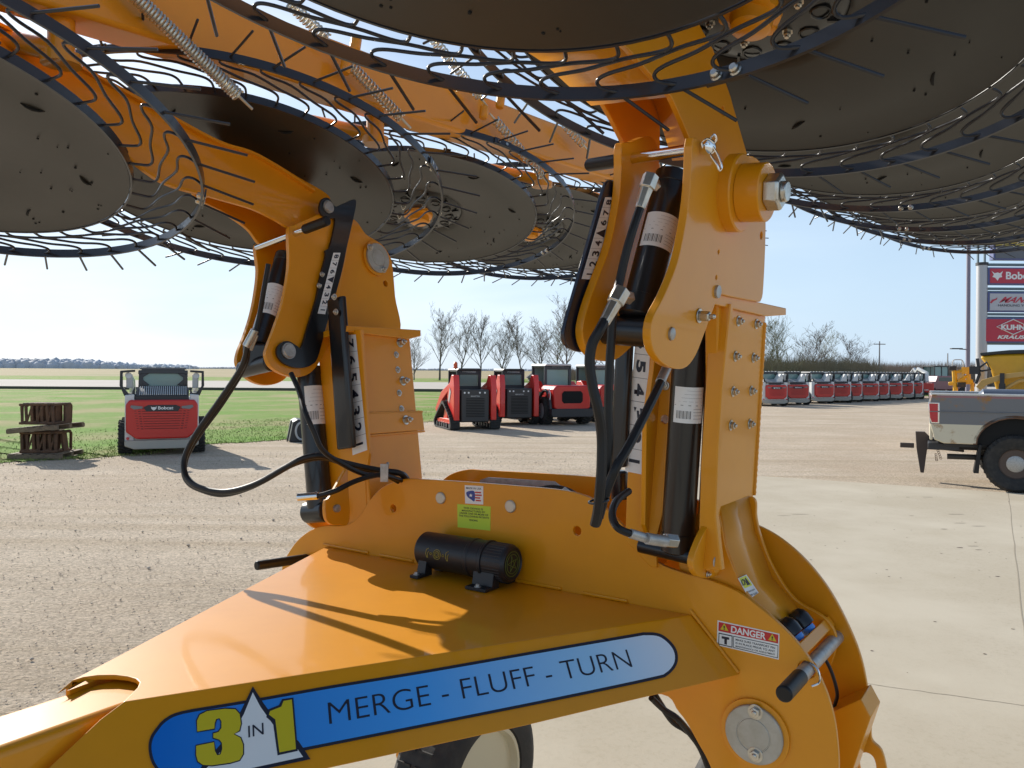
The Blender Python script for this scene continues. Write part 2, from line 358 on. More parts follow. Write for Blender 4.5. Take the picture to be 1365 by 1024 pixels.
# -------- the two carrier plates
def lerp_l(*p): return list(p)
front = [(1118, 1130), (1118, 1040), (1117, 1000), (1111, 955), (1097, 912), (1073, 870), (1045, 838), (1015, 812), (985, 790), (950, 775), (915, 765), (882, 753), (860, 736), (840, 712), (820, 690), (800, 672), (777, 660), (745, 653), (690, 648), (640, 644), (580, 640), (545, 638.5), (528, 641), (508, 651), (492, 668), (482, 684), (470, 696), (456, 701), (432, 701), (414, 707), (397, 720), (384, 738), (376, 756), (376, 800), (400, 900), (520, 960), (700, 950), (868, 925), (905, 950), (930, 990), (950, 1030), (985, 1130)]
plate = slab('front_plate', FP, S(front), 0.012, ORANGE, rake, holes=[(524, 678, 0.0115), (769, 708, 0.0115), (1075, 893, 0.018)], bevel=0.002)
back = [(1190, 1150), (1186, 1060), (1182, 1028), (1175, 1001), (1162, 986), (1161, 962), (1157, 922), (1147, 875), (1129, 830), (1105, 786), (1076, 749), (1046, 722), (1015, 703), (960, 680), (900, 655), (850, 642), (793, 636), (720, 631), (645, 627), (625, 626), (606, 630), (591, 639), (570, 660), (540, 700), (520, 740), (560, 820), (700, 840), (900, 860), (1000, 950), (1060, 1150)]
slot_ = S([(1145, 1012), (1148, 1005), (1156, 1004), (1164, 1010), (1168, 1024), (1168, 1050), (1152, 1050), (1146, 1024)])
bplate = slab('back_plate', BP, S(back), 0.012, ORANGE, rake, extra=[loop2(BP, slot_)], bevel=0.002)
# caps, hub cover
for px, py in ((588, 664), (681, 675)):
    q = MB(); c = FP(px, py); q.lathe(W(c), W(c - N) - W(c), [(-0.01, 0.0165), (0.004, 0.0165), (0.006, 0.014)], 28); q.build('pin_end', mat('pin_end', (0.55, 0.53, 0.46), 0.4, metal=0.5), plate, 0)
def hub_cover(pl, px, py, r, parent, b1, b2, rr=0.007):
    c = W(pl(px, py)); ax = W(pl(px, py) + pl.nn) - c; q = MB()
    q.lathe(c, ax, [(-0.01, r * 1.18), (0.006, r * 1.18), (0.0065, r * 1.1)], 48); o = q.build('bearing_seat', ORANGE, parent)
    q = MB(); q.lathe(c + ax * 0.0066, ax, [(0, r), (0.006, r), (0.0075, r * 0.97), (0.0075, r * 0.6), (0.0065, r * 0.585), (0.0065, r * 0.56), (0.0078, r * 0.54), (0.0085, r * 0.2), (0.0085, 0)], 48)
    q.build('hub_cover', mat('cover_galv', (0.47, 0.46, 0.42), 0.5, metal=0.45, var=(25, (0.36, 0.34, 0.28), 0.35, 0.7)), parent)
    for b in (b1, b2):
        bolt(pl.off(0.013), b[0], b[1], rr, parent, 0.009)
hub_cover(FP, 1007, 977, 0.0625, plate, (1007, 949), (1007, 1006), 0.0115)
# transport pin
h0 = FP(1075, 893); tip = h0 + N * 0.36; 
def ex_(q):
    q.lathe(W(tip - N * 0.112), W(tip + N) - W(tip), [(0, 0.021), (0.003, 0.021)], 20)
rod('transport_pin', h0 - N * 0.06, tip - N * 0.10, 0.0155, GALV, rake, extra=None)
pin = rod('pin_handle', h0 - N * 0.045, h0 - N * 0.155, 0.0165, RUBBER, rake, bevel=0.004)
q = MB(); q.tube(catmull([W(h0 + V(o)) for o in ((0.0, -0.02, 0.022), (0.012, -0.03, 0.012), (0.014, -0.034, -0.012), (0, -0.03, -0.022))], 5), 0.0022, 6); q.build('retaining_clip', CHROME, rake)
hf = PN(1.70)(383, 757)
rod('pin_handle', UN(-2.02, 1.72, -0.61), UN(-2.02, 1.55, -0.60) + V((-0.02, 0, 0)), 0.014, RUBBER, rake, bevel=0.004)
# cross bar with the two bumpers
c0 = PN(1.738)(1071, 874); q = MB()
q.prism([W(PN(1.738)(x, y)) for x, y in ((1058, 864), (1066, 857), (1076, 871), (1070, 878))], W(c0 + N * 0.232) - W(c0))
q.build('stop_bar', ORANGE, rake, 0.002)
for n_, (xa, ya), (xb, yb) in ((1.79, (1061, 850), (1046, 832)), (1.865, (1076, 838), (1062, 821))):
    a0, b0 = PN(n_)(xa, ya), PN(n_)(xb, yb); ax = (b0 - a0).normalized(); q = MB()
    q.lathe(W(a0), W(a0 + ax) - W(a0), [(0.004, 0.015), (0.006, 0.024), (0.024, 0.025), (0.036, 0.022), (0.045, 0.014), (0.048, 0)], 24); o = q.build('rubber_bumper', BLACKP, rake)
    q = MB(); q.lathe(W(a0), W(a0 + ax) - W(a0), [(-0.010, 0.0), (-0.010, 0.014), (-0.005, 0.0175), (0.003, 0.0175)], 24); q.build('bumper_stem', BLUEV, o)
# small bracket between the plates at the lower right, and its cable
q = MB(); c0 = PN(1.86)(1128, 955)
q.prism([W(c0 + UN(a, 0, b)) for a, b in ((-0.06, -0.02), (0.03, 0.045), (0.05, 0.01), (0.0, -0.16), (-0.09, -0.16))], W(c0 + N * 0.1) - W(c0)); q.build('stop_block', ORANGE, rake, 0.002)
hose('cable', [PN(1.9)(1095, 870), PN(1.9)(1108, 895), PN(1.9)(1116, 925), PN(1.9)(1112, 945), PN(1.88)(1120, 960)], 0.004, rake)
# strap and hoses lying between the plates at the top
q = MB(); c0 = PN(1.80)(655, 640)
q.prism([W(PN(1.84)(x, y)) for x, y in ((640, 640), (650, 636.5), (738, 642), (746, 648), (746, 656), (638, 650))], W(N * 0.006) - W(V((0, 0, 0)))); q.build('hose_strap', GALV, rake)
hose('hydraulic_hose', [PN(1.85)(700, 655), PN(1.84)(735, 650), PN(1.82)(762, 656), PN(1.80)(790, 680), PN(1.79)(808, 700), PN(1.79)(830, 726)], 0.007, rake)
rod('hose_fitting', PN(1.82)(752, 653), PN(1.80)(778, 672), 0.0085, STEEL, rake, 10)
# -------- stickers on the front plate
F1 = FP
s_ = sticker('danger_label', F1, [(956.5, 827), (1039, 845), (1038, 879.5), (955.5, 860)], WHITE, rake)
slab('label_header', F1.off(0.0011), [(958, 829), (1037.5, 846.3), (1037.2, 858), (957.6, 841)], 0.0003, REDV, s_, bevel=0)
slab('label_border', F1.off(0.0011), [(958, 843.5), (976.5, 847.5), (976.3, 863.5), (957.4, 859)], 0.0003, INK, s_, bevel=0)
slab('label_pictogram', F1.off(0.0013), [(959, 845), (975.3, 848.6), (975.2, 862), (958.5, 858)], 0.0003, WHITE, s_, bevel=0)
slab('label_pictogram', F1.off(0.0015), [(962, 848), (972, 850), (972, 853), (969, 852.6), (969, 859.5), (965.5, 858.7), (965.5, 852), (962, 851.2)], 0.0003, INK, s_, bevel=0)
slab('label_border', F1.off(0.0011), [(977.5, 847.8), (1037.3, 860.6), (1036.8, 877.6), (977.3, 863.6)], 0.0003, INK, s_, bevel=0)
slab('label_panel', F1.off(0.0013), [(978.3, 848.8), (1036.6, 861.3), (1036.1, 876.6), (978.1, 862.8)], 0.0003, WHITE, s_, bevel=0)
words('DANGER', F1, (974.5, 843), (1021, 853), (975, 834), WHITE, s_, 'lettering', 0.03, 0.0014)
for (x, y) in ((965.5, 836.5), (1029.5, 850.5)):
    slab('warning_triangle', F1.off(0.0013), [(x, y - 5.5), (x + 5.5, y + 5), (x - 5.5, y + 2.6)], 0.0003, YELLOWV, s_, bevel=0)
    words('!', F1, (x - 0.8, y + 2.6), (x + 1.2, y + 3), (x - 0.8, y - 2.6), INK, s_, 'lettering', 0.02, 0.0017)
for k, tx in enumerate(('MAKE SURE TRANSPORT PIN', 'IS IN PLACE PRIOR TO ANY', 'MAINTENANCE OR ADJUSTMENT')):
    o = k * 4.55; words(tx, F1, (981, 853.7 + o), (1033.5, 865.2 + o), (981, 850.9 + o), INK, s_, 'lettering', 0.012, 0.0017)
s_ = sticker('origin_label', F1, [(619.5, 646.8), (644, 648.2), (644, 672.7), (620, 671.2)], WHITE, rake)
words('MADE IN USA', F1, (621.5, 651.8), (642, 653), (621.5, 649.2), INK, s_, 'lettering', 0.01, 0.001)
slab('flag_canton', F1.off(0.001), S([(622, 656), (632, 655), (632.5, 668), (628, 666), (623, 662)]), 0.0003, mat('flag_blue', (0.03, 0.06, 0.3), 0.4), s_, bevel=0)
slab('flag_star', F1.off(0.0013), [(627.5 + 2.6 * (1 if k % 2 == 0 else 0.45) * math.sin(k * math.pi / 5), 660.5 - 2.6 * (1 if k % 2 == 0 else 0.45) * math.cos(k * math.pi / 5)) for k in range(10)], 0.0003, WHITE, s_, bevel=0)
for k, (xa, xb) in enumerate(((633, 641), (633, 642), (633, 640), (634, 641))):
    slab('flag_stripe', F1.off(0.001), [(xa, 655.5 + k * 3.6), (xb, 655.9 + k * 3.6), (xb, 657.8 + k * 3.6), (xa, 657.3 + k * 3.6)], 0.0003, REDV, s_, bevel=0)
s_ = sticker('patent_label', F1, [(609.5, 672), (654, 675.4), (653.5, 707.6), (610, 703)], LIME, rake)
for k, (tx, a0, b0) in enumerate((('THIS DEVICE IS', 618, 644), ('MANUFACTURED BY', 616, 647), ('UNDER ONE OR MORE OF', 613, 651), ('THE FOLLOWING PATENTS', 612, 652), ('PENDING', 626, 637))):
    y = 677.5 + k * 3.6 + (1.3 if k == 4 else 0); words(tx, F1, (a0, y + (a0 - 610) * 0.085), (b0, y + (b0 - 610) * 0.085), (a0, y - 2.5 + (a0 - 610) * 0.085), INK, s_, 'lettering', 0.015, 0.001)
# -------- document canister
cl, cr_ = UN(-1.478, 1.668, -0.500), UN(-1.182, 1.668, -0.500); ax = W(U) - W(V((0, 0, 0)))
MATB = mat('tube_plastic', (0.014, 0.014, 0.016), 0.42, bump=(200, 0.05, 0.0004))
q = MB(); q.lathe(W(cl), ax, [(0, 0.0), (0, 0.043), (0.006, 0.0475), (0.17, 0.049), (0.172, 0.0505), (0.18, 0.0505), (0.182, 0.0485), (0.215, 0.0485), (0.218, 0.051), (0.226, 0.051), (0.227, 0.0485)], 48)
can = q.build('document_tube', MATB, rake)
q = MB(); q.lathe(W(cl), ax, [(0.227, 0.047), (0.228, 0.0478), (0.285, 0.0478), (0.292, 0.045), (0.296, 0.040), (0.293, 0.037), (0.2935, 0.0)], 48)
for k in range(36):
    a = k * math.pi / 18; d = N * math.cos(a) + Z * math.sin(a); q.tube([W(cl + U * 0.230 + d * 0.0478), W(cl + U * 0.284 + d * 0.0478)], 0.0011, 4)
q.build('screw_cap', MATB, can)
for u_, w_ in ((0.03, 0.014), (0.235, 0.032)):
    q = MB(); c0 = W(UN(-1.478 + u_, 1.668, -0.562)); 
    for sgn in (-1, 1):
        q.prism([W(UN(-1.478 + u_ - w_, 1.668 + sgn * x, z)) for x, z in ((0.02, -0.560), (0.078, -0.560), (0.078, -0.552), (0.05, -0.552), (0.042, -0.515), (0.02, -0.54))], (W(U) - W(V((0, 0, 0)))) * 2 * w_)
    b = q.build('tube_bracket', MATB, can, 0.001)
    for sgn in (-1,):
        c1 = UN(-1.478 + u_, 1.668 + sgn * 0.067, -0.552); q = MB(); q.lathe(W(c1), V((0, 0, 1)), [(0, 0.009), (0.002, 0.009), (0.002, 0.0055), (0.007, 0.005)], 12); q.build('bracket_bolt', GALV, can)
# gold print on the tube: a ring with a fleur either side
gold = mat('gold_print', (0.34, 0.26, 0.03), 0.45); q = MB()
def oncan(s, a, r=0.0494): return W(cl + U * s + (-N * math.cos(a) + Z * math.sin(a)) * r)
def line2(pts, r=0.0009, closed=False): q.tube([oncan(s, a) for s, a in pts], r, 5, closed=closed)
c_s, c_a = 0.085, 0.10
for rad in (0.0125, 0.008): line2([(c_s + rad * math.cos(t), c_a + rad / 0.049 * math.sin(t)) for t in [k * math.pi / 12 for k in range(24)]], 0.0008, True)
for k in range(6):
    t = k * math.pi / 3; line2([(c_s + 0.003 * math.cos(t), c_a + 0.003 / 0.049 * math.sin(t)), (c_s + 0.007 * math.cos(t + .5), c_a + 0.007 / 0.049 * math.sin(t + .5))], 0.0008)
for sg in (-1, 1):
    line2([(c_s + sg * 0.021 + 0.003 * math.cos(t), c_a + 0.003 / 0.049 * math.sin(t)) for t in [k * math.pi / 6 for k in range(12)]], 0.0007, True)
    x = c_s + sg * 0.034
    line2([(x, c_a - 0.25), (x - 0.004, c_a - 0.05), (x - 0.003, c_a + 0.18), (x + 0.004, c_a + 0.26)], 0.0009); line2([(x + 0.003, c_a - 0.25), (x + 0.002, c_a), (x + 0.006, c_a + 0.1)], 0.0009)
q.build('tube_print', gold, can)
q = MB(); ce = cl + U * 0.2942
for rad in (0.031, 0.024): q.tube([W(ce + (N * math.cos(t) + Z * math.sin(t)) * rad) for t in [k * math.pi / 16 for k in range(32)]], 0.0008, 5, closed=True)
for k in range(5):
    t = k * 2 * math.pi / 5 + .5; t2 = t + 4 * math.pi / 5
    q.tube([W(ce + (N * math.cos(t) + Z * math.sin(t)) * 0.02), W(ce + (N * math.cos(t2) + Z * math.sin(t2)) * 0.02)], 0.0007, 5)
q.build('cap_print', mat('lime_print', (0.16, 0.2, 0.03), 0.5), can)
# -------- hydraulic cylinders
def cylinder(name, a, b, r, m=BLACKP, label=None, neck=0.02):
    """a top, b bottom (fit frame)"""
    q = MB(); ax = W(b) - W(a); L = ax.length
    q.lathe(W(a), ax, [(0, 0), (0, r * 0.7), (0.004, r * 1.04), (0.03, r * 1.04), (0.031, r), (L - 0.045, r), (L - 0.044, r * 1.06), (L - 0.004, r * 1.06), (L, r * 0.9), (L, 0)], 36)
    o = q.build(name, m, rake)
    if label:
        axn = ax.normalized(); tocam = (CAMPOS - W((a + b) / 2)); tocam = (tocam - axn * tocam.dot(axn)).normalized(); sd_ = axn.cross(tocam)
        t0, t1, a0, a1 = label; qq = MB(); n = 14; vs = []
        for k in range(n + 1):
            an = a0 + (a1 - a0) * k / n; d = tocam * math.cos(an) + sd_ * math.sin(an); vs += [W(a) + axn * t0 * L + d * (r + 0.0007), W(a) + axn * t1 * L + d * (r + 0.0007)]
        qq._f(vs, [(2 * k, 2 * k + 1, 2 * k + 3, 2 * k + 2) for k in range(n)], True); s = qq.build('cylinder_label', WHITE, o)
        qq = MB()
        def patch(ta, tb, ba, bb):
            v = []; 
            for k in range(5):
                an = ba + (bb - ba) * k / 4; d = tocam * math.cos(an) + sd_ * math.sin(an); v += [W(a) + axn * ta * L + d * (r + 0.0012), W(a) + axn * tb * L + d * (r + 0.0012)]
            qq._f(v, [(2 * k, 2 * k + 1, 2 * k + 3, 2 * k + 2) for k in range(4)])
        T = t1 - t0; Aa = a1 - a0
        patch(t0 + T * .50, t0 + T * .515, a0 + Aa * .03, a0 + Aa * .97)
        for k in range(4): patch(t0 + T * (.1 + .1 * k), t0 + T * (.105 + .1 * k), a0 + Aa * .08, a0 + Aa * (.6 + .08 * k))
        for k in range(13): patch(t0 + T * .66, t0 + T * .88, a0 + Aa * (.45 + .035 * k), a0 + Aa * (.45 + .035 * k + .010 + .012 * ((k * 7) % 3 == 0)))
        for k in range(4): patch(t0 + T * (.60 + .09 * k), t0 + T * (.608 + .09 * k), a0 + Aa * .05, a0 + Aa * .38)
        qq.build('label_print', mat('grey_print', (0.12, 0.12, 0.12), 0.6), o)
    return o
# -------- LEFT MAST
lm = slab('mast', UL, [(478, 440), (546, 446), (566, 668), (520, 700), (497, 700), (491, 640)], 0.19, ORANGE, rake, bevel=0.004)
slab('mast_cap', UL.off(0.014), [(462, 434), (561, 440), (561, 448), (546, 452), (462, 442)], 0.22, ORANGE, lm, bevel=0.002)
slab('mast_collar', UL.off(0.008), [(488, 551), (563, 549), (566, 573), (490, 579)], 0.01, ORANGE, lm, bevel=0.002)
q = MB(); a0, b0 = UL(483.5, 447), UL(494, 660)
for (x0, y0, x1, y1) in ((490, 551, 562, 549), (492, 581, 565, 575)):
    p, s = UL(x0, y0), UL(x1, y1); q = MB(); q.tube([W(p + (s - p) * k / 14 + UL.nn * 0.003) for k in range(15)], [0.003 + .0012 * (k % 2) for k in range(15)], 6); q.build('weld_bead', ORANGE, lm)
post = [(470, 442), (448, 400), (440, 380), (441, 320), (452, 300), (472, 292), (484, 305), (492, 315), (505, 323), (514, 331), (520, 341), (523, 352), (526, 390), (531, 440)]
slab('mast_head', UL.off(-0.135), S([(470, 446), (446, 420), (436, 360), (440, 310), (455, 290), (474, 294), (488, 312), (508, 325), (518, 338), (523, 352), (527, 395), (531, 446)]), 0.02, ORANGE, lm, holes=[(514, 378, 0.011)], bevel=0.002)
slab('mast_head', UL.off(-0.19), S([(470, 446), (452, 420), (446, 360), (448, 310), (455, 300), (474, 304), (488, 318), (508, 330), (514, 340), (518, 352), (522, 395), (526, 446)]), 0.02, ORANGE, lm, bevel=0.002)
hub_cover(UL.off(-0.133), 501, 345, 0.052, lm, (493, 330), (511, 359), 0.009)
for (px, py, r, h) in ((533, 457, .0105, .02), (528, 473, .0075, .007), (530, 493, .0075, .007), (537, 508, .0105, .02), (532, 524, .0075, .007), (535, 545, .0075, .007)):
    bolt(UL, px, py, r, lm, h)
bolt(UL.off(.009), 541, 560, .0105, lm, .02)
# digits strip on the -n face of the left mast: front face plane
fn = UL(487, 600).dot(N)
def strip(pl, corners, digits, parent, flip=False, mark=None, lift=0.0014, cell_order=None, m=WHITE, bold=0.03, th=0.0006, flipx=False):
    """corners TL, TR, BR, BL; one digit per cell from top to bottom, lying on its side"""
    s = slab('scale_strip', pl.off(lift), corners, th, m, parent, bevel=0); TL_, TR_, BR_, BL_ = corners; n = len(digits)
    def pt(u, v):
        ax_ = TL_[0] + (BL_[0] - TL_[0]) * v; ay = TL_[1] + (BL_[1] - TL_[1]) * v; bx = TR_[0] + (BR_[0] - TR_[0]) * v; by = TR_[1] + (BR_[1] - TR_[1]) * v
        return (ax_ + (bx - ax_) * u, ay + (by - ay) * u)
    for k, c in enumerate(digits):
        v0, v1 = (k + 0.26) / n, (k + 0.74) / n
        if c == '^': slab('scale_mark', pl.off(lift + .0004), [pt(0.1, (k + .5) / n), pt(.95, (k + .08) / n), pt(.95, (k + .92) / n)], 0.0003, INK, s, bevel=0)
        elif not flip:  # reading upwards: text baseline on the right edge, running bottom to top
            v0, v1 = (k + (.43 if c == '1' else .24)) / n, (k + (.57 if c == '1' else .76)) / n
            words(c, pl, pt(0.78, v1), pt(0.78, v0), pt(0.2, v1), INK, s, 'numeral', bold, lift + .0006)
        else:
            v0, v1 = (k + (.43 if c == '1' else .24)) / n, (k + (.57 if c == '1' else .76)) / n
            words(c, pl, pt(0.2, v0), pt(0.2, v1), pt(0.8, v0), INK, s, 'numeral', bold, lift + .0006)
        if k: slab('scale_line', pl.off(lift + .0004), [pt(0, (k - .008) / n), pt(1, (k - .008) / n), pt(1, (k + .008) / n), pt(0, (k + .008) / n)], 0.0003, INK, s, bevel=0)
    return s
LN = Plane(N * (fn - 0.004), U, Z, -N)
strip(LN, [(459, 447), (474, 446), (489.5, 600), (470, 607)], '7654321', lm, flip=True)
lmface = slab('mast_face', LN, [(424, 440), (481, 440), (492, 605), (487, 640), (490, 700), (440, 700), (436, 665), (428, 560)], 0.012, ORANGE, lm, bevel=0.002)
slab('cylinder_lug', UL.off(-0.0), S([(434, 668), (440, 662), (462, 625), (464, 640), (466, 694), (452, 700), (440, 698), (434, 688)]), 0.012, ORANGE, lm, bevel=0.002)
q = MB(); c = UL.off(.001)(448, 678); q.lathe(W(c), W(c + UL.nn) - W(c), [(-.03, .011), (.008, .011), (.009, .009)], 20); q.build('pin_end', GALV, lm)
slab('cylinder_lug', UL.off(-0.24), S([(410, 668), (420, 655), (440, 640), (444, 700), (430, 706), (414, 700), (408, 688)]), 0.012, ORANGE, lm, bevel=0.002)
# black channel guard on the mast
a0, b0 = LN.off(0.028)(450, 397), LN.off(0.028)(464, 598); q = MB()
gx = UL.nn.normalized(); gl = (b0 - a0)
q.prism([W(a0 + gx * x - N * y) for x, y in ((-.044, -.008), (-.044, .004), (-.034, .012), (.022, .012), (.032, .004), (.032, -.008))], W(b0) - W(a0)); gd = q.build('channel_guard', BLACKP, lm, 0.006, seg=3)
for y in (396, 416):
    bolt(LN.off(0.05), 446 + (y - 396) * .1, y, .007, gd, .008)
# cylinders of the left mast
cylinder('lift_cylinder', UL.off(-0.19)(411, 488), UL.off(-0.19)(427, 678), 0.038, label=(.15, .42, -1.3, 0.5))
q = MB(); c = UL.off(-0.19)(425, 682); q.lathe(W(c - UL.nn * .05), W(UL.nn) - W(V((0, 0, 0))), [(0, .034), (.09, .034)], 28); q.build('cylinder_eye', BLACKP, rake, .003)
cylinder('tilt_cylinder', UL.off(-0.205)(382, 340), UL.off(-0.205)(345, 462), 0.033, label=(.38, .70, -1.2, 1.2))
q = MB(); c = UL.off(-0.205)(342, 488); q.lathe(W(c - UL.nn * .07), W(UL.nn) - W(V((0, 0, 0))), [(0, .026), (.14, .026)], 24)
q.box(W(UL.off(-0.205)(343, 474)), (.07, .06, .07)); q.build('cylinder_eye', BLACKP, rake, .006)
# bracket plates of the left mast
near_l = [(385, 306), (392, 300), (410, 292), (432, 284), (452, 292), (462, 310), (462, 340), (455, 372), (452, 400), (446, 432), (437, 462), (424, 486), (411, 499), (394, 502.5), (376, 498), (361, 488), (355, 474), (357, 462), (366, 438), (376, 408), (383, 375), (386, 345)]
br = slab('arm_bracket', UL.off(-0.103), S(near_l), 0.016, ORANGE, rake, bevel=0.002)
far_l = [(341, 328), (352, 322), (372, 316), (400, 318), (402, 360), (398, 420), (394, 470), (384, 500), (370, 511), (352, 513), (336, 508), (324, 498), (316, 484), (318, 468), (326, 448), (335, 420), (341, 390), (344, 360)]
slab('arm_bracket', UL.off(-0.285), S(far_l), 0.016, ORANGE, rake, bevel=0.002)
pa, pb = UL.off(-0.310)(346, 330), UL.off(-0.070)(400, 309)
ax = (UL.nn).normalized(); mid = UL.off(-0.103)(393, 311)
rod('arm_pin', mid - ax * .185, mid + ax * .05, 0.0115, CHROME, rake); rod('pin_handle', mid + ax * .045, mid + ax * .15, 0.015, RUBBER, rake, bevel=.004)
# black index lever with its numbers
lever = [(426, 278), (429, 266), (438, 264), (447, 275), (456, 272), (471, 266), (475, 271), (470, 297), (463, 328), (456, 362), (446, 398), (436, 432), (424, 476), (416, 486), (406, 490), (392, 490), (378, 484), (370, 474), (370, 463), (377, 456), (386, 455), (396, 461), (402, 462), (412, 430), (422, 397), (426, 374), (434, 342), (434, 334), (440, 328), (447, 294), (440, 291), (430, 287)]
lv = slab('index_lever', UL.off(-0.090), S(lever), 0.008, BLACKP, br, bevel=0.001)
for (px, py, r) in ((437.5, 276, .018), (384.5, 468, .021)):
    q = MB(); c = UL.off(-0.089)(px, py); q.lathe(W(c), W(c + UL.nn) - W(c), [(-.01, r * 1.15), (.004, r * 1.15), (.004, r), (.008, r * .9), (.007, 0)], 28); q.build('pivot_pin', GALV, br)
strip(UL.off(-0.089), [(444.5, 337), (454, 337), (433.5, 419), (423.5, 418)], '876^4321', br, flip=True)
for (px, py) in ((429, 366), (425, 381)): bolt(UL.off(-0.089), px, py, .006, br, .008)
# -------- LEFT ARM up to the toolbar
arm_u = [(390, 305), (410, 296), (428, 284), (440, 268), (434, 257), (400, 237), (345, 205), (293, 187), (220, 148), (170, 122), (100, 82), (30, 44), (-60, 0), (-140, -35), (-140, -10), (-60, 38), (30, 92), (100, 146), (160, 200), (217, 243), (280, 262), (335, 278), (365, 292)]
arm = slab('lift_arm', UL.off(-0.140), S(arm_u), 0.012, ORANGE, rake, bevel=0.002)
slab('lift_arm', UL.off(-0.265), S([(350, 328), (372, 318), (410, 296), (400, 240), (293, 190), (262, 215), (258, 258), (300, 284), (330, 305)]), 0.012, ORANGE, rake, bevel=0.002)
lowc = [(-140, -8), (-60, 39), (30, 93), (100, 147), (160, 201), (217, 243), (280, 262)]
upc = [(420, 252), (345, 205), (293, 187), (220, 148), (100, 82), (30, 44), (-140, -35)]
for cur in (lowc, upc):
    q = MB(); c2 = catmull([V((x, y, 0)) for x, y in cur], 5); P1 = [UL.off(-0.124)(v.x, v.y) for v in c2]
    n_ = len(P1); dp_ = .012 if cur is lowc else .14; vs = [W(p) for p in P1] + [W(p - UL.nn * dp_) for p in P1]
    up_ = 0.008 * (1 if cur is lowc else -1)
    vs += [W(p + Z * up_) for p in P1] + [W(p - UL.nn * dp_ + Z * up_) for p in P1]
    fs = []
    for i in range(n_ - 1):
        for b0_ in (0, 2 * n_): fs.append((b0_ + i, b0_ + i + 1, b0_ + n_ + i + 1, b0_ + n_ + i))
        fs.append((i, i + 1, 2 * n_ + i + 1, 2 * n_ + i)); fs.append((n_ + i, n_ + i + 1, 3 * n_ + i + 1, 3 * n_ + i))
    q._f(vs, fs); q.build('arm_web', ORANGE, rake, 0)
# -------- toolbars over each rank of wheels
def toolbar(u, n0, z0, n1, z1, w, h):
    q = MB(); a0, b0 = UN(u, n0, z0), UN(u, n1, z1)
    q.prism([W(a0 + U * x + Z * y) for x, y in ((-w / 2, -h / 2), (w / 2, -h / 2), (w / 2, h / 2), (-w / 2, h / 2))], W(b0) - W(a0))
    return q.build('toolbar', ORANGE, rake, 0.012, seg=3)
ga, gb = Plane(U * -1.97, N, Z, U)(240, 32), Plane(U * -1.97, N, Z, U)(760, 205)
sl_ = (gb.z - ga.z) / (gb.dot(N) - ga.dot(N))
def barz(n): return ga.z + sl_ * (n - ga.dot(N))
toolbar(-1.97, 0.35, barz(0.35), 5.0, barz(5.0), 0.13, 0.17)
toolbar(-0.60, 0.2, 1.02, 6.4, 1.30, 0.13, 0.17)
# gusset plates joining arm and toolbar
# -------- RIGHT MAST
rm = slab('mast', UR, [(957, 405), (1021, 418), (1014, 520), (1006, 640), (1004, 672), (956, 690), (958, 560)], 0.03, ORANGE, rake, bevel=0.004)
fnr = 1.69
RN = Plane(N * (UR(950, 560).dot(N)), U, Z, -N)
slab('mast_face', RN, [(948, 405), (974, 405), (962, 520), (957, 600), (954, 690), (962, 760), (930, 760), (934, 620), (940, 520)], 0.02, ORANGE, rm, bevel=0.003)
slab('mast_cap', UR.off(0.012), [(948, 391), (962, 392), (1048, 411), (1048, 420), (1022, 422), (948, 405)], 0.16, ORANGE, rm, bevel=0.002)
q = MB()
p, s = UR(1019, 430), UR(1005, 660); q.tube([W(p + (s - p) * k / 60 + UR.nn * 0.001) for k in range(61)], [0.0035 + .0012 * (k % 2) for k in range(61)], 6)
q.build('weld_bead', ORANGE, rm)
for (px, py) in ((984, 428), (1008, 432), (980, 475), (1004, 477), (977, 522), (1001, 521), (974, 567), (999, 565)):
    bolt(UR, px, py, .0085, rm, .010)
# inner post (scale strip side)
RI = Plane(N * 1.715, U, Z, -N)
inner = [(868, 440), (902, 440), (897, 520), (893, 580), (888, 665), (876, 715), (875, 756), (866, 754), (833, 718), (836, 640), (848, 560), (856, 500)]
slab('mast_face', RI, [(858, 430), (905, 430), (899, 520), (894, 580), (887, 670), (875, 716), (875, 757), (866, 755), (833, 720), (836, 640), (842, 560), (850, 500)], 0.012, ORANGE, rm, holes=[(887, 514, .008), (886, 559, .010)], bevel=0.002)
slab('mast_web', UR.off(-0.155), [(880, 430), (925, 430), (925, 700), (880, 760), (860, 700), (862, 560)], 0.012, ORANGE, rm, bevel=0.002)
strip(RI, [(848, 440), (868, 442), (857, 633), (833, 628)], '654321', rm, flip=True, bold=.05)
q = MB(); a0, b0 = RI.off(0.008)(834, 440), RI.off(0.008)(825, 622)
q.prism([W(a0 + U * x - N * y) for x, y in ((-.022, -.006), (-.022, .006), (-.014, .014), (.014, .014), (.022, .006), (.022, -.006))], W(b0) - W(a0)); q.build('channel_guard', BLACKP, rm, 0.005, seg=3)
bolt(RI.off(.001), 887, 514, .0075, rm, .006)
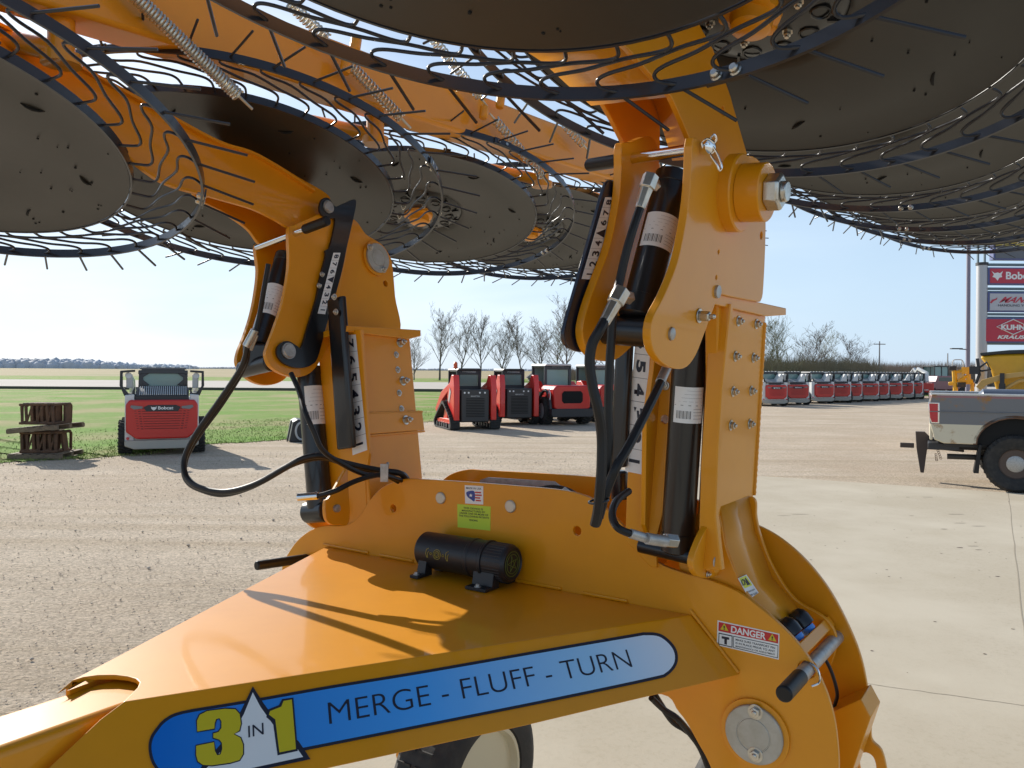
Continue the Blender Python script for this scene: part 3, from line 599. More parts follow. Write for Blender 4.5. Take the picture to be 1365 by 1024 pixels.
# flared foot of the mast running down between the plates
slab('mast_foot', PN(1.742), S([(953, 676), (962, 700), (967, 728), (980, 762), (996, 792), (1035, 830), (1060, 880), (1030, 900), (960, 830), (915, 780), (905, 740), (925, 690)]), 0.012, ORANGE, rm, bevel=0.002)
slab('mast_foot', PN(1.93), S([(1004, 664), (1008, 690), (1014, 715), (1031, 757), (1060, 799), (1102, 826), (1115, 860), (1090, 900), (1000, 860), (940, 780), (940, 700), (970, 668)]), 0.012, ORANGE, rm, bevel=0.002)
q = MB(); f_ = [PN(1.746)(954, 668), PN(1.746)(964, 728), PN(1.746)(989, 796), PN(1.746)(1040, 858)]; g_ = [p + N * 0.185 for p in f_]
q._f([W(p) for p in f_ + g_], [(i, i + 1, 5 + i, 4 + i) for i in range(3)]); o = q.build('foot_web', ORANGE, rm, 0, 10); md = o.modifiers.new('s', 'SOLIDIFY'); md.thickness = .01
# caution label on the foot web
ca, cb = f_[1], f_[2]; nnw = (cb - ca).cross(N).normalized(); nnw = nnw if nnw.z > 0 else -nnw
PW = Plane(ca, N, (ca - cb).normalized(), nnw)
s_ = slab('caution_label', PW.off(0.014), [(984, 771), (995, 766), (1016, 797), (1003, 806)], 0.0006, WHITE, rake, bevel=0)
slab('label_header', PW.off(0.0146), [(985.5, 771), (994.5, 767.5), (1003, 780), (993, 784.5)], 0.0003, mat('caution_yellow', (.75, .75, .03), .4), s_, bevel=0)
words('ION', PW.off(.0146), (990, 781.5), (996, 779), (987, 773), INK, s_, 'lettering', .02, .0006)
slab('warning_triangle', PW.off(.015), [(993.5, 769.5), (1000.5, 779), (996, 780.5)], .0003, INK, s_, bevel=0)
for k in range(2): words(('AVOID INJURY', 'KEEP CLEAR')[k], PW.off(.0146), (997 + 3 * k, 791 + 4.5 * k), (1007 + 3 * k, 787 + 4.5 * k), (996 + 3 * k, 788.5 + 4.5 * k), INK, s_, 'lettering', .01, .0006)
# cylinder clevis at the foot
lug = slab('cylinder_lug', UR.off(0.008), S([(955, 674), (950, 690), (936, 715), (926, 740), (924, 755), (930, 768), (942, 771), (955, 768), (966, 762), (964, 720)]), 0.014, ORANGE, rm, bevel=0.002)
q = MB(); c = UR.off(.009)(945, 748); q.lathe(W(c), W(c + UR.nn) - W(c), [(0, .022), (.020, .022), (.020, .013), (.022, .013), (.023, .010)], 28); q.build('pin_boss', ORANGE, rm)
q = MB(); c = UR.off(.0295)(954, 748); q.lathe(W(c), W(c + UR.nn) - W(c), [(0, .014), (.002, .013), (.002, 0)], 24); q.build('pin_end', GALV, rm)
for px, py in ((946, 735), (943, 765)): bolt(UR.off(.009), px, py, .0055, rm, .006)
c = UR.off(-.02)(930, 745); rod('clevis_pin', c, c - UR.nn * .14, .017, BLACKP, rm)
# cylinders
RC = UR.off(-0.075)
cylinder('lift_cylinder', RC(924, 400), RC(902, 735), 0.037, label=(.335, .475, -1.15, .75))
cylinder('lift_cylinder', RC(940, 400) + UR.nn * .02 + N * .05, RC(925, 720) + UR.nn * .02 + N * .05, 0.030)
TC = UR.off(-0.10)
cylinder('tilt_cylinder', TC(898, 232), TC(849, 425), 0.036, label=(.33, .56, -1.25, 1.0))
q = MB(); c = TC(846, 442); q.lathe(W(c - UR.nn * .085), W(UR.nn) - W(V((0, 0, 0))), [(0, .03), (.17, .03)], 28); q.build('cylinder_eye', BLACKP, rake, .003)
# bracket plates of the right mast
near_r = [(924, 184), (921, 229), (918, 268), (912, 308), (902, 353), (885, 395), (871, 422), (867, 446), (871, 468), (884, 485), (902, 492), (916, 489), (928, 473), (938, 448), (948, 421), (955, 402), (960, 393), (975, 396), (1008, 402), (1015, 400), (1018, 380), (1021, 304), (1019, 233), (1016, 219), (1003, 208), (986, 210), (975, 222), (966, 231), (952, 214), (940, 196)]
brr = slab('arm_bracket', UR.off(0.02), [(v.x, v.y) for v in catmull([V((x, y, 0)) for x, y in near_r], 3, True)], 0.016, ORANGE, rake, holes=[(895, 445, .012), (1015, 314, .008), (958, 336, .004), (955, 370, .004)], bevel=0.002)
far_r = [(829, 194), (840, 190), (875, 190), (880, 300), (872, 380), (860, 440), (838, 466), (822, 479), (808, 482), (792, 477), (781, 463), (777, 440), (784, 408), (796, 374), (811, 334), (820, 297), (826, 260), (828, 225)]
slab('arm_bracket', UR.off(-0.165), S(far_r), 0.018, ORANGE, rake, bevel=0.002)
q = MB(); c = UR.off(.021)(895, 445); q.lathe(W(c), W(c + UR.nn) - W(c), [(-.02, .0115), (.003, .0115), (.004, .010), (.004, 0)], 24); q.build('pivot_pin', GALV, brr)
q = MB(); c = UR.off(.021)(956, 389); q.lathe(W(c), W(c + UR.nn) - W(c), [(-.02, .013), (.004, .013), (.005, .0)], 24); q.build('pivot_pin', GALV, brr)
bolt(UR.off(.021), 932, 421, .010, brr, .022)
# pivot boss with its big nut
c = UR.off(.02)(975, 258); q = MB(); nx = W(UR.nn) - W(V((0, 0, 0)))
q.lathe(W(c), nx, [(0, .078), (.022, .078), (.025, .075), (.025, .050), (.026, .058), (.072, .058), (.074, .056), (.074, 0)], 56); boss = q.build('pivot_boss', ORANGE, brr)
q = MB(); q.lathe(W(c), nx, [(.0745, .037), (.1, .037), (.104, .033)], 6); q.lathe(W(c), nx, [(.104, .021), (.114, .020), (.115, 0)], 28); q.build('pivot_nut', STEEL, brr, .002, 25)
# top pin
mid = UR.off(.02)(941, 199); ax = UR.nn
mid = UR.off(-.19)(833, 213)
pin_end = UR.off(.035)(944, 196)
ax = (pin_end - mid).normalized()
rod('arm_pin', mid - ax * .03, pin_end, .0115, CHROME, rake); rod('pin_handle', mid - ax * .02, mid - ax * .13, .0145, RUBBER, rake, bevel=.004)
q = MB()
q.lathe(W(pin_end), W(ax) - W(V((0, 0, 0))), [(-.012, .0135), (.006, .0135), (.008, .010)], 20)
for loop in ([(0, 0, .012), (.006, -.008, .02), (.012, 0, .012), (.004, .004, 0), (.0, .0, -.012), (.012, -.004, -.034), (.018, 0, -.044), (.022, 0, -.036), (.014, 0, -.014), (.006, 0, 0)], [(-.012, 0, -.004), (-.016, -.006, .006), (-.006, -.01, .012), (.006, -.01, .004)]):
    q.tube(catmull([W(pin_end + ax * .004 + V(o)) for o in loop], 5), .0019, 6)
q.build('lynch_pin', CHROME, rake)
# navy index plate behind the far bracket
nv = slab('index_lever', UR.off(-0.187), S([(808, 246), (820, 244), (822, 262), (800, 372), (786, 440), (780, 466), (770, 469), (757, 462), (752, 450), (754, 434), (771, 374), (792, 300)]), .008, NAVY, rake, bevel=.001)
slab('index_lever', UR.off(-0.19), [(806, 243), (840, 236), (850, 300), (820, 420), (800, 440)], .004, NAVY, rake, bevel=.0005)
strip(UR.off(-0.186), [(807, 263), (817.5, 263), (793.5, 373), (775.5, 372)], '876^4321', rake, flip=False)
# -------- RIGHT ARM
arm_r = [(990, 225), (996, 205), (974, 129), (962, 95), (951, 66), (930, 28), (925, -60), (930, -160), (850, -160), (830, -60), (812, 45), (838, 66), (868, 100), (895, 129), (908, 158), (920, 187), (926, 230)]
slab('lift_arm', UR.off(-0.06), arm_r, .012, ORANGE, rake, holes=[(964, 148, .010)], bevel=.002)
arm_f = [(870, 230), (850, 215), (832, 190), (816, 158), (803, 135), (778, 112), (753, 90), (729, 65), (733, 30), (752, -60), (790, -150), (860, -40), (870, 60), (880, 128), (880, 200)]
slab('lift_arm', UR.off(-0.25), arm_f, .012, ORANGE, rake, bevel=.002)
q = MB(); P1 = [UR.off(-.066)(x, y) for x, y in ((850, -160), (830, -60), (812, 45), (838, 66), (868, 100), (895, 129))]; n_ = len(P1)
vs = [W(p) for p in P1] + [W(p - UR.nn * .18) for p in P1]; q._f(vs, [(i, i + 1, n_ + i + 1, n_ + i) for i in range(n_ - 1)]); o = q.build('arm_web', ORANGE, rake); md = o.modifiers.new('s', 'SOLIDIFY'); md.thickness = .01; md.offset = 1
q = MB(); P1 = [UR.off(-.066)(x, y) for x, y in ((930, -160), (925, -60), (930, 28), (962, 95), (974, 129), (992, 205))]; n_ = len(P1)
vs = [W(p) for p in P1] + [W(p - UR.nn * .18) for p in P1]; q._f(vs, [(i, i + 1, n_ + i + 1, n_ + i) for i in range(n_ - 1)]); o = q.build('arm_web', ORANGE, rake); md = o.modifiers.new('s', 'SOLIDIFY'); md.thickness = .01
# -------- hoses
hr = rake
def Rn(px, py, n): return PN(n)(px, py)
H2 = [(358, 352, 2.26), (352, 385, 2.26), (346, 420, 2.27), (340, 446, 2.27)]
hose('hydraulic_hose', [at(*p) for p in H2], .007, hr)
rod('hose_fitting', at(340, 446, 2.27), at(332, 466, 2.27), .010, STEEL, hr, 12)
loopA = [(330, 462, 2.26), (326, 480, 2.28), (316, 500, 2.31), (290, 538, 2.35), (263, 576, 2.375), (248, 604, 2.38), (245, 622, 2.37), (250, 638, 2.35), (266, 650, 2.31), (300, 656, 2.26), (340, 646, 2.22), (380, 624, 2.20), (405, 611, 2.19), (430, 608, 2.20), (455, 616, 2.24), (490, 624, 2.30), (512, 628, 2.32), (535, 632, 2.34), (548, 650, 2.42)]
hose('hydraulic_hose', [at(*p) for p in loopA], .0085, hr)
hose('hydraulic_hose', [at(p[0] + 3.5 * math.sin(i * .5), p[1] + 3 - (i % 3), p[2] + .018) for i, p in enumerate(loopA)], .0085, hr)
rod('hose_fitting', at(328, 462, 2.25), at(340, 440, 2.25), .011, STEEL, hr, 12)
hose('hydraulic_hose', [at(*p) for p in ((388, 498, 2.24), (398, 520, 2.2), (407, 550, 2.12), (418, 575, 2.11), (430, 600, 2.12), (455, 618, 2.16), (485, 632, 2.22), (512, 634, 2.27), (540, 642, 2.36))], .007, hr)
hose('hydraulic_hose', [at(*p) for p in ((405, 663, 2.14), (425, 661, 2.13), (448, 654, 2.13), (470, 643, 2.16), (495, 635, 2.22), (515, 634, 2.28), (540, 648, 2.4))], .007, hr)
rod('hose_fitting', at(397, 663, 2.14), at(424, 661, 2.13), .010, CHROME, hr, 12)
q = MB(); c = at(514, 629, 2.265); q.tube([W(c + V((math.cos(t) * .006, math.sin(t) * .02, math.sin(t) * .0 + math.cos(t) * .024))) for t in [k * math.pi / 10 for k in range(20)]], .004, 6, closed=True)
q.box(W(c - V((0, .024, 0))), (.022, .004, .05)); q.build('hose_clamp', GALV, hr, .001)
# right side hoses
def fitting(a, b, c, r=.012):
    q = MB(); A0, B0, C0 = W(a), W(b), W(c)
    d = (B0 - A0); q.lathe(A0, d, [(0, r), (d.length, r)], 6); q.lathe(B0 - (C0 - B0).normalized() * r * .8, C0 - B0, [(0, r * 1.25), (r * 2.2, r * 1.25), (r * 2.3, r), ((C0 - B0).length + r * .8, r * .8)], 6)
    q.tube([B0, C0], r * .75, 12); return q.build('hose_fitting', STEEL, hr, .001, 25)
fitting(at(873, 247, 1.50), at(866, 240, 1.46), at(853, 278, 1.45))
hose('hydraulic_hose', [at(*p) for p in ((853, 278, 1.45), (844, 305, 1.44), (834, 340, 1.44), (826, 375, 1.44), (818, 410, 1.43), (815, 450, 1.43), (812, 500, 1.43), (811, 550, 1.43), (812, 590, 1.43), (808, 640, 1.43), (804, 668, 1.43), (795, 699, 1.43))], .008, hr)
fitting(at(838, 397, 1.44), at(826, 393, 1.40), at(805, 431, 1.38), .013)
hose('hydraulic_hose', [at(*p) for p in ((806, 428, 1.38), (799, 441, 1.37), (789, 460, 1.37), (786, 485, 1.37), (790, 515, 1.37), (797, 545, 1.37), (802, 580, 1.38), (802, 620, 1.38), (800, 650, 1.38), (797, 680, 1.39), (793, 700, 1.40))], .009, hr)
hose('hydraulic_hose', [at(*p) for p in ((888, 494, 1.58), (876, 520, 1.52), (858, 556, 1.47), (838, 595, 1.43), (822, 622, 1.41), (814, 640, 1.41), (806, 662, 1.41), (798, 690, 1.41))], .0085, hr)
rod('hose_fitting', at(889, 490, 1.585), at(880, 510, 1.54), .0095, GALV, hr, 12)
hose('hydraulic_hose', [at(*p) for p in ((838, 655, 1.62), (822, 668, 1.56), (816, 686, 1.52), (822, 702, 1.49), (836, 710, 1.49), (852, 714, 1.50))], .0075, hr)
rod('hose_fitting', at(840, 711, 1.49), at(866, 719, 1.51), .009, GALV, hr, 14)
rod('hose_fitting', at(862, 718, 1.50), at(888, 722, 1.52), .011, GALV, hr, 14)
fitting(at(890, 722, 1.53), at(896, 721, 1.53), at(878, 719, 1.52), .011)
q = MB(); q.tube([W(at(798, 668, 1.40) + V((math.cos(t) * .017, math.sin(t) * .02, 0.003 * math.cos(t)))) for t in [k * math.pi / 10 for k in range(20)]], .0022, 5, closed=True); q.build('cable_tie', BLACKP, hr)
q = MB(); q.lathe(W(PN(1.9)(826, 650)), V((0, 0, 1)), [(-.03, .022), (.04, .022), (.045, .015)], 20); q.build('accumulator', BLACKP, hr)
# hoses hanging under the plate
for k, pts in enumerate((((868, 930, 1.95), (885, 946, 1.97), (903, 958, 1.98), (920, 978, 2.0), (935, 1000, 2.0), (950, 1040, 2.0)), ((872, 925, 2.0), (895, 960, 2.02), (912, 972, 2.03), (926, 984, 2.05), (940, 1010, 2.05), (960, 1050, 2.05)))):
    hose('hydraulic_hose', [at(*p) for p in pts], .008, hr)
# -------- RAKE WHEELS
PLf = [-1.4619, 1.8857, 0.556, 0.5215, 0.8946, 0.071, 0.1218, 1.2786, 0.7558]
PRf = [-0.1126, 0.8269, 0.6862, 0.621, 0.8786, 0.0672, -2.3822, 1.8795, 0.8033]
RR = 0.70
def wheel_frame(p, k):
    C = V(p[:3]) + V(p[3:6]) * k; a, b = p[6], p[7]
    m = V((math.cos(b) * math.sin(a), math.cos(b) * math.cos(a), math.sin(b)))
    e1 = m.cross(V((0, 1, 0))).normalized(); e2 = m.cross(e1); return C, e1, e2, m
def tine_pts(rd, s):
    """local wheel plane, ring crossing on +x axis; s: side the root lies on"""
    P = [(-21.5, rd - .012, .0), (-21.4, rd + .020, .0), (-20.6, rd + .042, 0), (-18.0, rd + .052, .003), (-12, rd + .057, .006)]
    if RR - rd > .15: P = [(-21.5, rd - .012, .0), (-21.4, rd + .022, .0), (-20.8, rd + .05, 0), (-18.3, rd + .062, .003), (-12, rd + .074, .006)]
    P += [(-5, RR - .062, .006), (0.4, RR - .050, .004), (2.6, RR - .036, .002), (2.6, RR - .018, 0), (0.6, RR - .002, 0)]
    o = [V((r * math.cos(R(a)), s * r * math.sin(R(a)), z)) for a, r, z in P]
    c = catmull(o, 4); tip = V((RR + .128, -s * .052, 0)); c.append(c[-1] + (tip - c[-1]) * .12); c.append(tip)
    return c
def local_mesh(q, name, m, smooth=35):
    bmesh.ops.recalc_face_normals(q.bm, faces=q.bm.faces); me = bpy.data.meshes.new(name); q.bm.to_mesh(me); q.bm.free()
    for x in (m if isinstance(m, list) else [m]): me.materials.append(x)
    me.polygons.foreach_set('use_smooth', [True] * len(me.polygons)); me.set_sharp_from_angle(angle=R(smooth)); return me
WM = {}
for side_, p in (('L', PLf), ('R', PRf)):
    rd = RR * p[8]; s = 1 if side_ == 'R' else -1
    Zc = V((0, 0, 1))
    q = MB(); q.lathe((0, 0, 0), Zc, [(-.013, RR - .003), (.013, RR - .003), (.013, RR + .003), (-.013, RR + .003)], 120, closed=True)
    q.lathe((0, 0, 0), Zc, [(-.012, rd - .002), (.012, rd - .002), (.012, rd + .003), (-.012, rd + .003)], 96, closed=True)
    for k in range(4):   # joints in the band
        a = R(25 + 90 * k)
        for da in (-1.4, 1.4):
            t = a + R(da); c = V((math.cos(t), math.sin(t), 0)) * RR
            q.mi = 1; q.lathe(c - c.normalized() * .014, c, [(0, .006), (.003, .0085), (.009, .0085), (.011, .011), (.020, .011), (.022, .006), (.024, .006)], 10); q.mi = 0
        q.box(V((math.cos(a), math.sin(a), 0)) * (RR + .006), (.004, .075, .024), Matrix.Rotation(a, 3, 'Z'))
    for k in range(8):   # flat spokes above the guard
        t = R(45 * k + 10); dv = V((math.cos(t), math.sin(t), 0)); q.box(dv * (rd * .5 + .04) + V((0, 0, .020)), (rd - .08, .03, .005), Matrix.Rotation(t, 3, 'Z'))
    band = local_mesh(q, 'rake_wheel', [BAND, STEEL])
    q = MB()
    q.lathe((0, 0, 0), Zc, [(.010, .19), (.004, .20), (-.002, .22), (-.004, rd * .8), (-.008, rd - .012), (-.010, rd - .004), (-.008, rd - .003), (-.004, rd - .012), (0, rd * .8), (.004, .22), (.012, .19)], 96, closed=True)
    q.mi = 1
    for k in range(8):
        t = R(45 * k + 30); rr_ = rd * .80; c = V((math.cos(t), math.sin(t), 0)) * rr_ + V((0, 0, -.0060)); rt = Matrix.Rotation(t + .9, 3, 'Z')
        q.tube([c + rt @ V((x, y, z)) for x, y, z in ((-.024, 0, .002), (-.013, .003, -.001), (0, .004, -.002), (.013, .003, -.001), (.024, 0, .002))], [.0015, .003, .004, .003, .0015], 6)
    rg = random.Random(3)
    for k in range(46):
        t = rg.uniform(0, 6.28); rr_ = rg.uniform(.24, rd - .03) if k > 25 else rd - .03 - abs(rg.gauss(0, .05)); c = V((math.cos(t) * rr_, math.sin(t) * rr_, -.0050 - .003 * (rr_ / rd))); r_ = rg.uniform(.0015, .0035)
        q.lathe(c, Zc, [(-.0012, r_ * .6), (-.0005, r_), (.002, r_)], 7)
    guard = local_mesh(q, 'wind_guard', [DISC, BLACKDOT])
    q = MB(); q.lathe((0, 0, 0), Zc, [(.012, .19), (-.002, .17), (-.010, .13), (-.010, .0), (.014, .0), (.016, .19)], 48, closed=False)
    for k in range(12):
        t = R(30 * k); rt = Matrix.Rotation(t, 3, 'Z')
        q.tube([rt @ V((.135 + .02 * math.cos(a), .02 * math.sin(a), -.011)) for a in [j * math.pi / 5 for j in range(10)]], .003, 5, closed=True)
        q.box(rt @ V((.165, .03, -.006)), (.03, .006, .008), rt)
    hubp = local_mesh(q, 'hub_plate', BLACKP)
    q = MB(); q.lathe((0, 0, 0), Zc, [(-.006, .062), (-.022, .058), (-.024, .046), (-.050, .042), (-.056, .034), (-.058, 0)], 28)
    for k in range(3):
        t = R(120 * k + 20); q.lathe(V((math.cos(t) * .052, math.sin(t) * .052, -.006)), Zc, [(0, .02), (-.018, .018), (-.02, 0)], 12)
    hubc = local_mesh(q, 'hub_cap', ORANGE)
    q = MB()
    for k in range(1):
        q.lathe(V((.095, 0, -.010)), Zc, [(0, .012), (-.002, .012), (-.002, .0085), (-.010, .0085), (-.011, .005), (-.016, .005)], 6)
    hubb = local_mesh(q, 'hub_bolt', STEEL, 25)
    q = MB(); q.tube(tine_pts(rd, s), .0035, 6); tine = local_mesh(q, 'tine', TINE, 60)
    WM[side_] = (band, guard, hubp, hubc, hubb, tine)
stuff_b = []
PH = {'L': -4.1, 'R': -8.6}
def tine_angle0(side_, k): return {('L', 0): R(-89), ('L', 1): R(-173.6 - 9 * .0 + 173.6 + 79.3 - 79.3 + 0)}.get((side_, k))
for side_, p in (('L', PLf), ('R', PRf)):
    for k in range(6):
        C, e1, e2, m = wheel_frame(p, k)
        if m.z < 0: pass
        o0 = W(C); ax1 = (W(C + e1) - o0).normalized(); ax2 = (W(C + e2) - o0); ax2 = (ax2 - ax1 * ax2.dot(ax1)).normalized(); ax3 = ax1.cross(ax2)
        sgn = 1 if ax3.z > 0 else -1
        # local: x=e1, y=e2, z up (keep handedness of the measured angles)
        Mx = Matrix((( ax1.x, ax2.x, ax3.x, 0), (ax1.y, ax2.y, ax3.y, 0), (ax1.z, ax2.z, ax3.z, 0), (0, 0, 0, 1)))
        band, guard, hubp, hubc, hubb, tine = WM[side_]
        # frame for round parts with z up
        Mz = Mx if sgn > 0 else Mx @ Matrix.Rotation(math.pi, 4, 'X')
        wb = bpy.data.objects.new('rake_wheel', band); COL.objects.link(wb); spin = {0: 0.0, 1: .9, 2: 1.7, 3: .4, 4: 2.2, 5: .7}[k] + (0.35 if side_ == 'R' else 0)
        wb.parent = rake; wb.matrix_world = Matrix.Translation(o0) @ Mz @ Matrix.Rotation(spin, 4, 'Z')
        _fix.append((wb, wb.matrix_world.copy()))
        for me_ in (guard, hubp, hubc) + (hubb,) * 6:
            c = bpy.data.objects.new(me_.name.split('.')[0], me_); COL.objects.link(c); c.parent = wb
            if me_ is hubb: nb_ = len([1 for x_ in COL.objects if x_.parent == wb and x_.data == hubb]); c.rotation_euler = (0, 0, R(60 * nb_ + 10))
        if side_ == 'L':
            base = {0: -89.0, 1: 79.3, 2: 40, 3: 12, 4: 77, 5: 31}[k]
        else: base = {0: -64.7 - .3, 1: -60, 2: 15, 3: 50, 4: 3, 5: 81}[k]
        for j in range(40):
            mw = Matrix.Translation(o0) @ Mx @ Matrix.Rotation(R(base + 9 * j), 4, 'Z')
            if k == 0 or (side_ == 'L' and k == 1 and 0 <= j < 20):
                t_ = bpy.data.objects.new('tine', tine); COL.objects.link(t_); t_.parent = wb; t_.matrix_local = (wb.matrix_world.inverted() @ mw) if False else Matrix.Identity(4)
                _fix.append((t_, mw))
            else: stuff_b.append((tine, mw))
bm = bmesh.new(); 
for me_, mw in stuff_b:
    t = me_.copy(); t.transform(mw); bm.from_mesh(t); bpy.data.meshes.remove(t)
me = bpy.data.meshes.new('tine'); bm.to_mesh(me); bm.free(); o = link('tine', me, TINE, rake); tag(o, kind='stuff'); me.polygons.foreach_set('use_smooth', [True] * len(me.polygons))
# cranks carrying the wheels from the toolbars, and their springs
CHR = CHROME
def spring(a, b, r, turns, wire, parent):
    A0, B0 = W(a), W(b); ax = (B0 - A0); L = ax.length; ax.normalize(); u = ax.orthogonal().normalized(); v = ax.cross(u); n = int(turns * 10); q = MB()
    q.tube([A0 + ax * L * k / n + (u * math.cos(2 * math.pi * turns * k / n) + v * math.sin(2 * math.pi * turns * k / n)) * r for k in range(n + 1)], wire, 5)
    q.tube([A0 - ax * .04, A0, A0 + ax * .02], .004, 6); q.tube([B0 - ax * .02, B0, B0 + ax * .05], .004, 6)
    return q.build('lift_spring', mat('spring_zinc', (.62, .58, .48), .3, metal=.8), parent)
for side_, p in (('L', PLf), ('R', PRf)):
    for k in range(5 if side_ == 'L' else 6):
        C, e1, e2, m = wheel_frame(p, k); m = m if m.z > 0 else -m; nC = C.dot(N); 
        ub = -1.97 if side_ == 'L' else -.60; zb = barz(nC + .25) if side_ == 'L' else 1.02 + .045 * nC
        q = MB(); top_ = UN(ub, nC + .25, zb - .12); s_in = C + m * .13
        q.tube([W(C + m * .01), W(s_in)], .022, 14); q.tube([W(s_in), W(C + m * .15 + (top_ - C) * .5 - Z * .02), W(UN(ub, nC + .25, zb - .16))], [.026, .024, .026], 12)
        q.tube([W(top_ - Z * .06), W(top_ + Z * .06)], .03, 14); q.tube([W(top_ - Z * .045), W(top_ - Z * .07)], .045, 14)
        q.build('wheel_crank', ORANGE, rake)
# springs seen against the left toolbar
SPU = Plane(U * -1.86, N, Z, U)
for (xa, ya, xb, yb) in ((165, -20, 318, 128), (385, 4, 436, 52), (466, 86, 535, 158), (577, 52, 640, 130), (660, 160, 724, 236), (752, 166, 778, 194)):
    spring(SPU(xa, ya), SPU(xb, yb), .016, max(8, int(math.hypot(xb - xa, yb - ya) / 5.5)), .0036, rake)
for (xa, ya) in ((474, 60), (461, 88), (667, 136), (645, 150)):
    c = SPU(xa, ya); q = MB(); q.lathe(W(c), W(N * .2 + Z) - W(V((0, 0, 0))), [(-.025, .014), (-.02, .017), (.02, .017), (.025, .014)], 14); q.build('spring_anchor', ORANGE, rake)
# -------- carriage wheels standing on the ground
def road_wheel(px, Y, rt, parent):
    g = gray(px, 1000); c = V((g.x * Y, Y, rt)); ax = V((math.cos(A), -math.sin(A), 0)); q = MB(); w_ = .12
    prof = [(-w_ * .7, rt * .56), (-w_, rt * .62), (-w_ * 1.05, rt * .8), (-w_ * .85, rt * .94), (-w_ * .6, rt), (w_ * .6, rt), (w_ * .85, rt * .94), (w_ * 1.05, rt * .8), (w_, rt * .62), (w_ * .7, rt * .56)]
    q.lathe(c, ax, prof, 48, closed=True)
    for k in range(40):
        t = 2 * math.pi * k / 40; rad = V((-ax.y, ax.x, 0)) * math.cos(t) + V((0, 0, 1)) * math.sin(t)
        for s in (-1, 1): q.tube([c + rad * (rt + .001) + ax * s * .01, c + rad * (rt + .001) + ax * s * w_ * .62], .007, 4)
    o = q.build('carriage_wheel', TYRE, parent)
    q = MB(); q.lathe(c, ax, [(w_ * .70, rt * .60), (w_ * .95, rt * .60), (w_ * .95, rt * .56), (w_ * .6, rt * .52), (w_ * .35, rt * .42), (w_ * .30, rt * .2), (w_ * .55, rt * .17), (w_ * .6, 0)], 40)
    q.lathe(c, -ax, [(w_ * .70, rt * .60), (w_ * .95, rt * .60), (w_ * .6, rt * .5), (w_ * .3, rt * .4), (w_ * .3, 0)], 40); q.build('rim', CREAM, o)
    q = MB()
    for k in range(6):
        t = 2 * math.pi * k / 6; rad = V((-ax.y, ax.x, 0)) * math.cos(t) + V((0, 0, 1)) * math.sin(t); q.lathe(c + rad * rt * .28 + ax * w_ * .3, ax, [(0, .012), (.014, .012)], 6)
    q.build('wheel_nut', STEEL, o)
    return c
ca = road_wheel(622, 3.35, .37, rake); cb = road_wheel(985, 3.0, .34, rake)
q = MB(); q.tube([ca - V((.24, -.17, 0)), V((ca.x - .3, 3.0, .8)), V((-.25, 2.35, 1.15))], .04, 12); q.tube([ca, ca + V((-.3, .2, 0))], .03, 10); q.build('carriage_leg', ORANGE, rake)
q = MB(); q.tube([cb - V((.2, -.14, 0)), V((cb.x, 2.6, .7)), V((.55, 1.95, 1.2))], .04, 12); q.build('carriage_leg', ORANGE, rake)
bpy.context.view_layer.update()
for o, mw in sorted(_fix, key=lambda t: 0 if t[0].parent == rake else 1):
    o.matrix_basis = Matrix.Identity(4)
bpy.context.view_layer.update()
for o, mw in [t for t in _fix if t[0].parent == rake]:
    o.matrix_basis = rake.matrix_world.inverted() @ mw
bpy.context.view_layer.update()
for o, mw in [t for t in _fix if t[0].parent != rake]:
    o.matrix_basis = o.parent.matrix_world.inverted() @ mw
# every other mesh of the rake was built in world space: keep it there
inv = rake.matrix_world.inverted()
done = {t[0] for t in _fix}
for o in kids(rake):
    if o not in done: o.matrix_basis = inv

